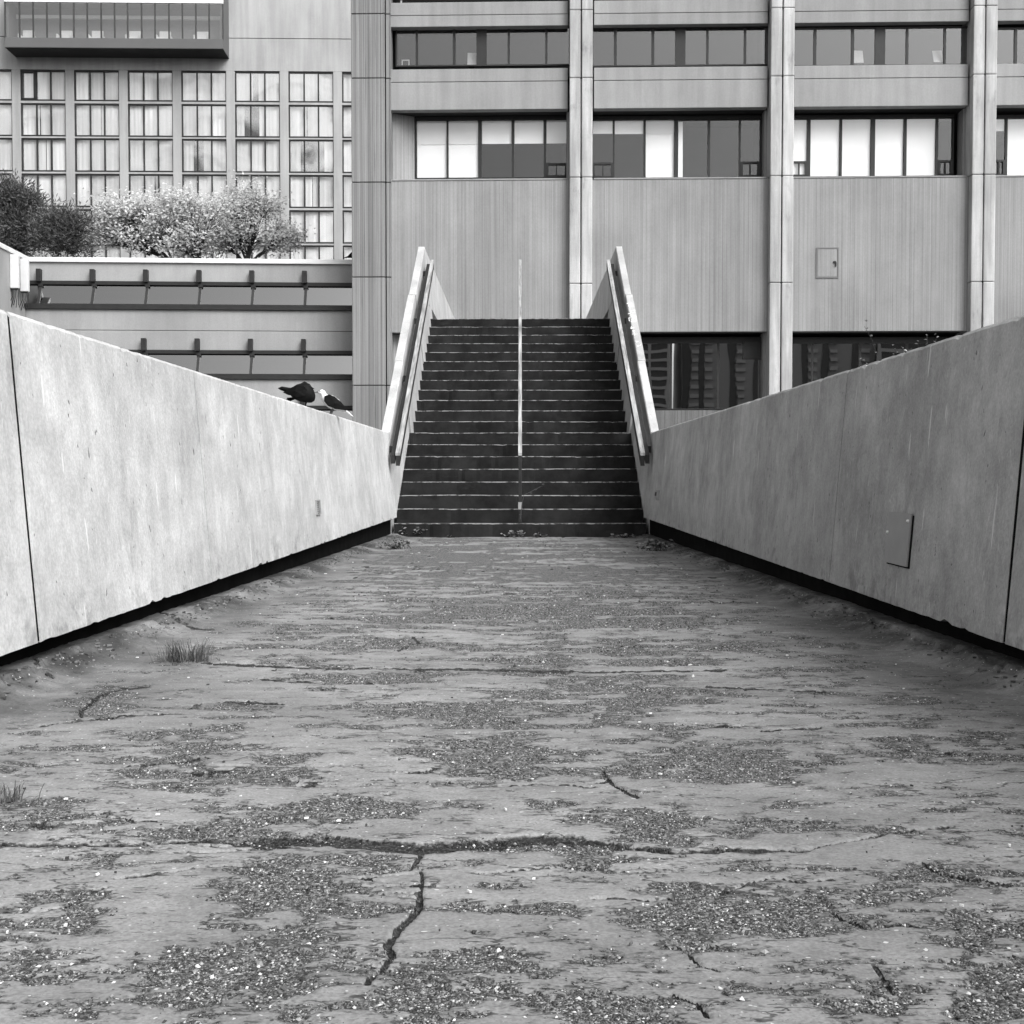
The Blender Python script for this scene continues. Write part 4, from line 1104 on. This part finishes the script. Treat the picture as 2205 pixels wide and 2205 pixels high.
def wing(r, side, pts, mat, y0):
    """flat-bellied teardrop lying on the flank"""
    top = [Vector((x, side * (y0 + bulge), z)) for x, z, bulge in pts]; inn = [Vector((x, side * (y0 - .012), z)) for x, z, bulge in pts]
    c = sum(top, Vector()) / len(top) + Vector((0, side * .012, 0)); n = len(top)
    v = top + inn + [c]; f = [(i, (i + 1) % n, n + (i + 1) % n, n + i) for i in range(n)] + [((i + 1) % n, i, 2 * n) for i in range(n)] + [tuple(range(n, 2 * n))]
    mk('wing', mesh('wing', v, f), mat, r)
# pied pigeon, facing away from the walkway (towards -x), tail to +x
p = on_wall(726, 893, -1); r = root('pigeon', (-XT - .065, 10.55, ZT + .001)); r.scale = (1.12,) * 3; r.rotation_euler = (0, math.radians(19), math.radians(4))
tag(r, 'black and white pied pigeon standing on the pale parapet', 'pigeon', 'pigeons on the left parapet')
secs = [((-.140, 0, .146), .005, .005, (.2, 0, 1)), ((-.135, 0, .149), .015, .015, (.2, 0, 1)), ((-.122, 0, .153), .021, .022, (.2, 0, 1)), ((-.107, 0, .150), .021, .024, (.6, 0, 1)), ((-.095, 0, .141), .020, .022, (1, 0, .6)),
        ((-.082, 0, .129), .030, .032, (1, 0, .8)), ((-.056, 0, .118), .046, .046, (.6, 0, 1)), ((-.020, 0, .106), .053, .052, (.3, 0, 1)), ((.02, 0, .096), .050, .047, (.2, 0, 1)), ((.055, 0, .088), .038, .034, (.2, 0, 1)),
        ((.085, 0, .082), .026, .018, (.15, 0, 1)), ((.115, 0, .074), .026, .008, (.15, 0, 1)), ((.150, 0, .062), .030, .006, (.15, 0, 1)), ((.176, 0, .053), .026, .003, (.15, 0, 1))]
mk('body', mesh('body', *body_loft(secs)), M['feather_white'], r, True)
for s_ in (-1, 1): wing(r, s_, [(-.080, .130, .0), (-.050, .154, .004), (0, .152, .006), (.05, .130, .004), (.095, .104, -.004), (.130, .082, -.014), (.085, .074, -.004), (.03, .062, .006), (-.03, .066, .008), (-.070, .092, .004)], M['feather_dark'], .048)
mb = MB(); mb.tube([(-.135, 0, .147), (-.152, 0, .141), (-.162, 0, .133)], [.008, .005, .0015], 6); mb.build('beak', M['beak'], r, True)
for s_ in (-1, 1):
    mb = MB(); mb.tube([(-.127, s_ * .0195, .156), (-.127, s_ * .0225, .156)], [.005, .003], 8); mb.build('eye', M['dark'], r)
legs(r, -.005, M['feather_grey'])
# dark pigeon preening, tail raised to -x, head tucked on its back
r = root('pigeon', (-XT - .062, 9.20, ZT + .001)); r.scale = (1.15,) * 3; r.rotation_euler = (0, math.radians(6), math.radians(-8))
tag(r, 'all-black pigeon preening with head tucked and tail raised', 'pigeon', 'pigeons on the left parapet')
secs = [((-.166, 0, .108), .028, .004, (.3, 0, 1)), ((-.150, 0, .109), .030, .014, (.3, 0, 1)), ((-.110, 0, .104), .028, .017, (.3, 0, 1)), ((-.085, 0, .098), .030, .022, (.2, 0, 1)), ((-.070, 0, .095), .038, .036, (.1, 0, 1)), ((-.045, 0, .094), .050, .052, (0, 0, 1)),
        ((-.010, 0, .095), .058, .062, (0, 0, 1)), ((.022, 0, .097), .060, .068, (-.1, 0, 1)), ((.048, 0, .096), .054, .064, (-.2, 0, 1)), ((.066, 0, .094), .040, .048, (-.3, 0, 1)), ((.077, 0, .092), .020, .026, (-.3, 0, 1)), ((.080, 0, .092), .006, .008, (-.3, 0, 1))]
mk('body', mesh('body', *body_loft(secs)), M['feather_dark'], r, True)
hs = [((.050, .012, .128), .006, .006, (-1, 0, .4)), ((.046, .012, .138), .026, .026, (-1, 0, .4)), ((.026, .014, .148), .031, .029, (-.7, 0, .7)), ((.000, .016, .147), .026, .024, (-.2, 0, 1)), ((-.020, .018, .142), .019, .018, (0, 0, 1)), ((-.034, .018, .143), .008, .008, (0, 0, 1))]
mk('head', mesh('head', *body_loft(hs)), M['feather_dark'], r, True)
mb = MB(); mb.tube([(-.034, .018, .142), (-.046, .02, .134), (-.054, .02, .127)], [.006, .004, .0015], 6); mb.build('beak', M['beak'], r, True)
for s_ in (-1, 1): wing(r, s_, [(.045, .110, 0), (.02, .138, .006), (-.03, .138, .008), (-.08, .112, -.002), (-.125, .082, -.012), (-.09, .070, -.004), (-.03, .060, .006), (.03, .072, .006)], M['feather_dark'], .052)
for k, a in enumerate((-.4, 0, .35)):
    mk('loose_feather', mesh('loose_feather', [(-.060, .03, .062), (-.118 - .006 * k, .03 + .01 * a, .052 - .013 * k), (-.122 - .006 * k, .036, .046 - .013 * k), (-.062, .036, .050), (-.060, .032, .060), (-.118 - .006 * k, .032 + .01 * a, .050 - .013 * k), (-.120, .038, .044 - .013 * k), (-.062, .038, .048)], CUBE_F), M['feather_dark'], r)
legs(r, .015, M['feather_dark'])
# a third bird half hidden behind the tower, on the white coping
p = at(757, 563, 57.3); zcop = GZ + zc1 + .003
r = root('pigeon', (p.x, p.y + 0.15, zcop)); tag(r, 'dark pigeon half hidden behind the tower on the white coping', 'pigeon')
secs = [((-.42, 0, .06), .06, .01, (.3, 0, 1)), ((-.2, 0, .12), .06, .05, (.3, 0, 1)), ((0, 0, .2), .12, .14, (-.3, 0, 1)), ((.10, 0, .26), .11, .12, (-.5, 0, 1)), ((.16, 0, .36), .06, .06, (-1, 0, .6)), ((.18, 0, .42), .05, .05, (-.5, 0, 1)), ((.22, 0, .43), .02, .02, (0, 0, 1))]
mk('body', mesh('body', *body_loft(secs)), M['feather_dark'], r, True)
mb = MB(); mb.tube([(.22, 0, .43), (.27, 0, .41)], [.015, .004], 6); mb.build('beak', M['beak'], r, True)
for s_ in (-1, 1):
    mb = MB(); mb.tube([(.02, s_ * .05, .1), (.02, s_ * .05, 0)], [.016, .012], 6); mb.build('leg', M['beak'], r)

# ------------------------------------------------------------------ grass, weeds and dead leaves
def floor_pt(px, py):
    d = ray(px, py); Y = (SLP * Y_ST - EYE.z) / (d.z / d.y + SLP)
    p = EYE + d * (Y / d.y); p.z = fz1(p.x, p.y); return p
def blade(mb, b, ang, lean, h, w):
    d = Vector((math.cos(ang), math.sin(ang), 0)); s_ = Vector((-d.y, d.x, 0)) * w
    pts = [b, b + d * lean * .25 + Vector((0, 0, h * .5)), b + d * lean * .65 + Vector((0, 0, h * .9)), b + d * lean * 1.1 + Vector((0, 0, h * .98))]
    v = []
    for i, p in enumerate(pts):
        k = (1, .9, .6, .05)[i]; v += [p - s_ * k, p + s_ * k]
    mb.add(v, [(0, 1, 3, 2), (2, 3, 5, 4), (4, 5, 7, 6)])
def grass_tuft(px, py, n, rx, h, label):
    p = floor_pt(px, py); r = root('grass_tuft', p); tag(r, label, 'grass', 'grass tufts on the walkway')
    mb = MB()
    for k in range(n):
        b = Vector((random.gauss(0, rx * .42), random.gauss(0, .022), -.004))
        blade(mb, b, random.uniform(0, 6.28) if random.random() < .5 else (0 if b.x > 0 else math.pi) + random.gauss(0, .5), random.uniform(.15, .9) * h, h * random.uniform(.35, 1.05), .0013)
    mb.build('blades', M['grass'], r)
    mb = MB()
    for k in range(24):
        a = random.uniform(0, 6.28); q = Vector((random.gauss(0, rx * .5), random.gauss(0, .025), .001)); e = q + Vector((math.cos(a), math.sin(a), .1)) * .03
        mb.tube([q, q.lerp(e, .5) + Vector((0, 0, .004)), e], [.001, .0012, .0006], 3)
    mb.build('dead_stalks', M['deadleaf'], r)
grass_tuft(402, 1424, 300, .10, .085, 'spiky grass tuft growing by the pale parapet wall')
grass_tuft(8, 1730, 70, .035, .045, 'small grass tuft at the picture edge on the cracked screed')

def weeds(name, px, py, n, rx, h, mat, label, cat, up=.5, lsize=.03, Y=None, base=None, group=None, ry=.03):
    p = base if base is not None else floor_pt(px, py)
    r = root(name, p); tag(r, label, cat, group)
    st_, lv, lf = MB(), [], []
    for k in range(n):
        b = Vector((random.gauss(0, rx * .35), random.gauss(0, ry), 0)); a = random.uniform(0, 6.28); hh = h * random.uniform(.3, 1.0)
        e = b + Vector((math.cos(a) * h * (1 - up), math.sin(a) * h * (1 - up) * .5, hh * up * 1.6 + .004))
        st_.tube([b + Vector((0, 0, -.01)), b.lerp(e, .55) + Vector((0, 0, hh * .15)), e], [.0018, .0014, .0008], 4)
        for j in range(5):
            t = .35 + .16 * j; o = b.lerp(e, min(t, 1)) + Vector((0, 0, hh * .12)); a2 = random.uniform(0, 6.28)
            d = Vector((math.cos(a2), math.sin(a2), random.uniform(-.2, .7))).normalized() * lsize * random.uniform(.5, 1.2)
            w = d.cross(Vector((random.uniform(-1, 1), random.uniform(-1, 1), 1))).normalized() * lsize * .3; n_ = len(lv)
            lv += [o, o + d * .4 + w, o + d * .75 + w * .7 + Vector((0, 0, -.003)), o + d + Vector((0, 0, -.006)), o + d * .75 - w * .7 + Vector((0, 0, -.003)), o + d * .4 - w]; lf.append(tuple(range(n_, n_ + 6)))
    kind(st_.build('stems', M['bark'], r), 'stuff'); kind(mk('leaves', mesh('leaves', lv, lf), mat, r), 'stuff')
    return r
GL = 'weeds and dead leaves at the foot of the stairs'
weeds('weed_clump', 893, 1156, 34, .20, .20, M['deadleaf'], 'dark weed clump at the stair foot beside the pale parapet', 'weeds', .35, .05, group=GL)
weeds('leaf_litter', 975, 1156, 14, .14, .05, M['deadleaf'], 'small drift of dead leaves on the left half of the stair foot', 'leaves', .25, .04, group=GL)
weeds('leaf_litter', 1112, 1157, 24, .20, .12, M['weed'], 'pale curled leaves gathered below the central handrail post', 'leaves', .3, .06, group=GL)
weeds('leaf_litter', 1162, 1157, 12, .10, .06, M['deadleaf'], 'dark dead leaves just right of the central post', 'leaves', .3, .05, group=GL)
weeds('leaf_litter', 1340, 1158, 12, .14, .06, M['weed'], 'pale dead leaves on the right half of the stair foot', 'leaves', .3, .06, group=GL)
weeds('weed_clump', 1382, 1152, 22, .12, .22, M['deadleaf'], 'tall weed clump at the stair foot beside the grey parapet', 'weeds', .5, .06, group=GL)
weeds('weed_clump', 853, 1182, 24, .16, .11, M['deadleaf'], 'low weed clump under the end of the pale parapet', 'weeds', .4, .04, group=GL)
weeds('weed_clump', 1405, 1186, 28, .18, .14, M['deadleaf'], 'low weed clump under the end of the grey parapet', 'weeds', .4, .05, group=GL)
# weed growing out of a side joint high on the stairs, and a dry twig on the central post
b = at(908, 722, 18.0); weeds('weed_clump', 0, 0, 7, .05, .12, M['weed'], 'little weed sprouting beside the left end of the steps', 'weeds', .6, .035, base=Vector((-1.50, 18.0, 12 * RISE - .34 + .17 * 0)))
mb = MB(); q = [at(1120, 1118, 14.9), at(1124, 1085, 14.9), at(1128, 1066, 14.9), at(1145, 1058, 14.9), at(1160, 1050, 14.9), at(1168, 1046, 14.9)]
o_ = q[0].copy(); r = root('dry_twig', o_); tag(r, 'thin dry twig leaning on the central handrail post', 'twig')
mb.tube([p - o_ for p in q], [.005, .005, .004, .004, .003, .002], 5)
mb.build('stem', M['deadtwig'], r)
for k, (px, py) in enumerate(((1166, 1043), (1150, 1054), (1140, 1062), (1117, 1108))):
    c = at(px, py, 14.88) - o_; mk('twig_leaf', mesh('twig_leaf', [c, c + Vector((.02, 0, .012)), c + Vector((.04, .004, .002)), c + Vector((.02, .006, -.01))], [(0, 1, 2, 3)]), M['deadtwig'], r)
# sprigs behind the grey parapet
GS = 'weeds growing behind the grey parapet'
for (px, py, n, h), lab in (((1935, 738, 4, .13), 'leafy weed sprig showing above the grey parapet edge, the bushiest one'), ((1972, 730, 4, .12), 'leafy weed sprig above the grey parapet, between two others'), ((2003, 722, 4, .13), 'leafy weed sprig above the grey parapet, nearest the picture edge'),
                          ((1900, 748, 2, .24), 'thin tall weed stalk above the grey parapet, with few leaves'), ((1840, 774, 3, .05), 'tiny weed just showing over the grey parapet edge')):
    q = on_wall(px, py + 8, 1); weeds('weed_sprig', 0, 0, n, .04, h, M['weed'], lab, 'weeds', .62, .020, base=Vector((XT + .16, q.y * (XT + .16) / XT, ZT - .03)), group=GS, ry=.02)
    mb = MB(); bb = Vector((XT + .16, q.y * (XT + .16) / XT, ZT - .6));
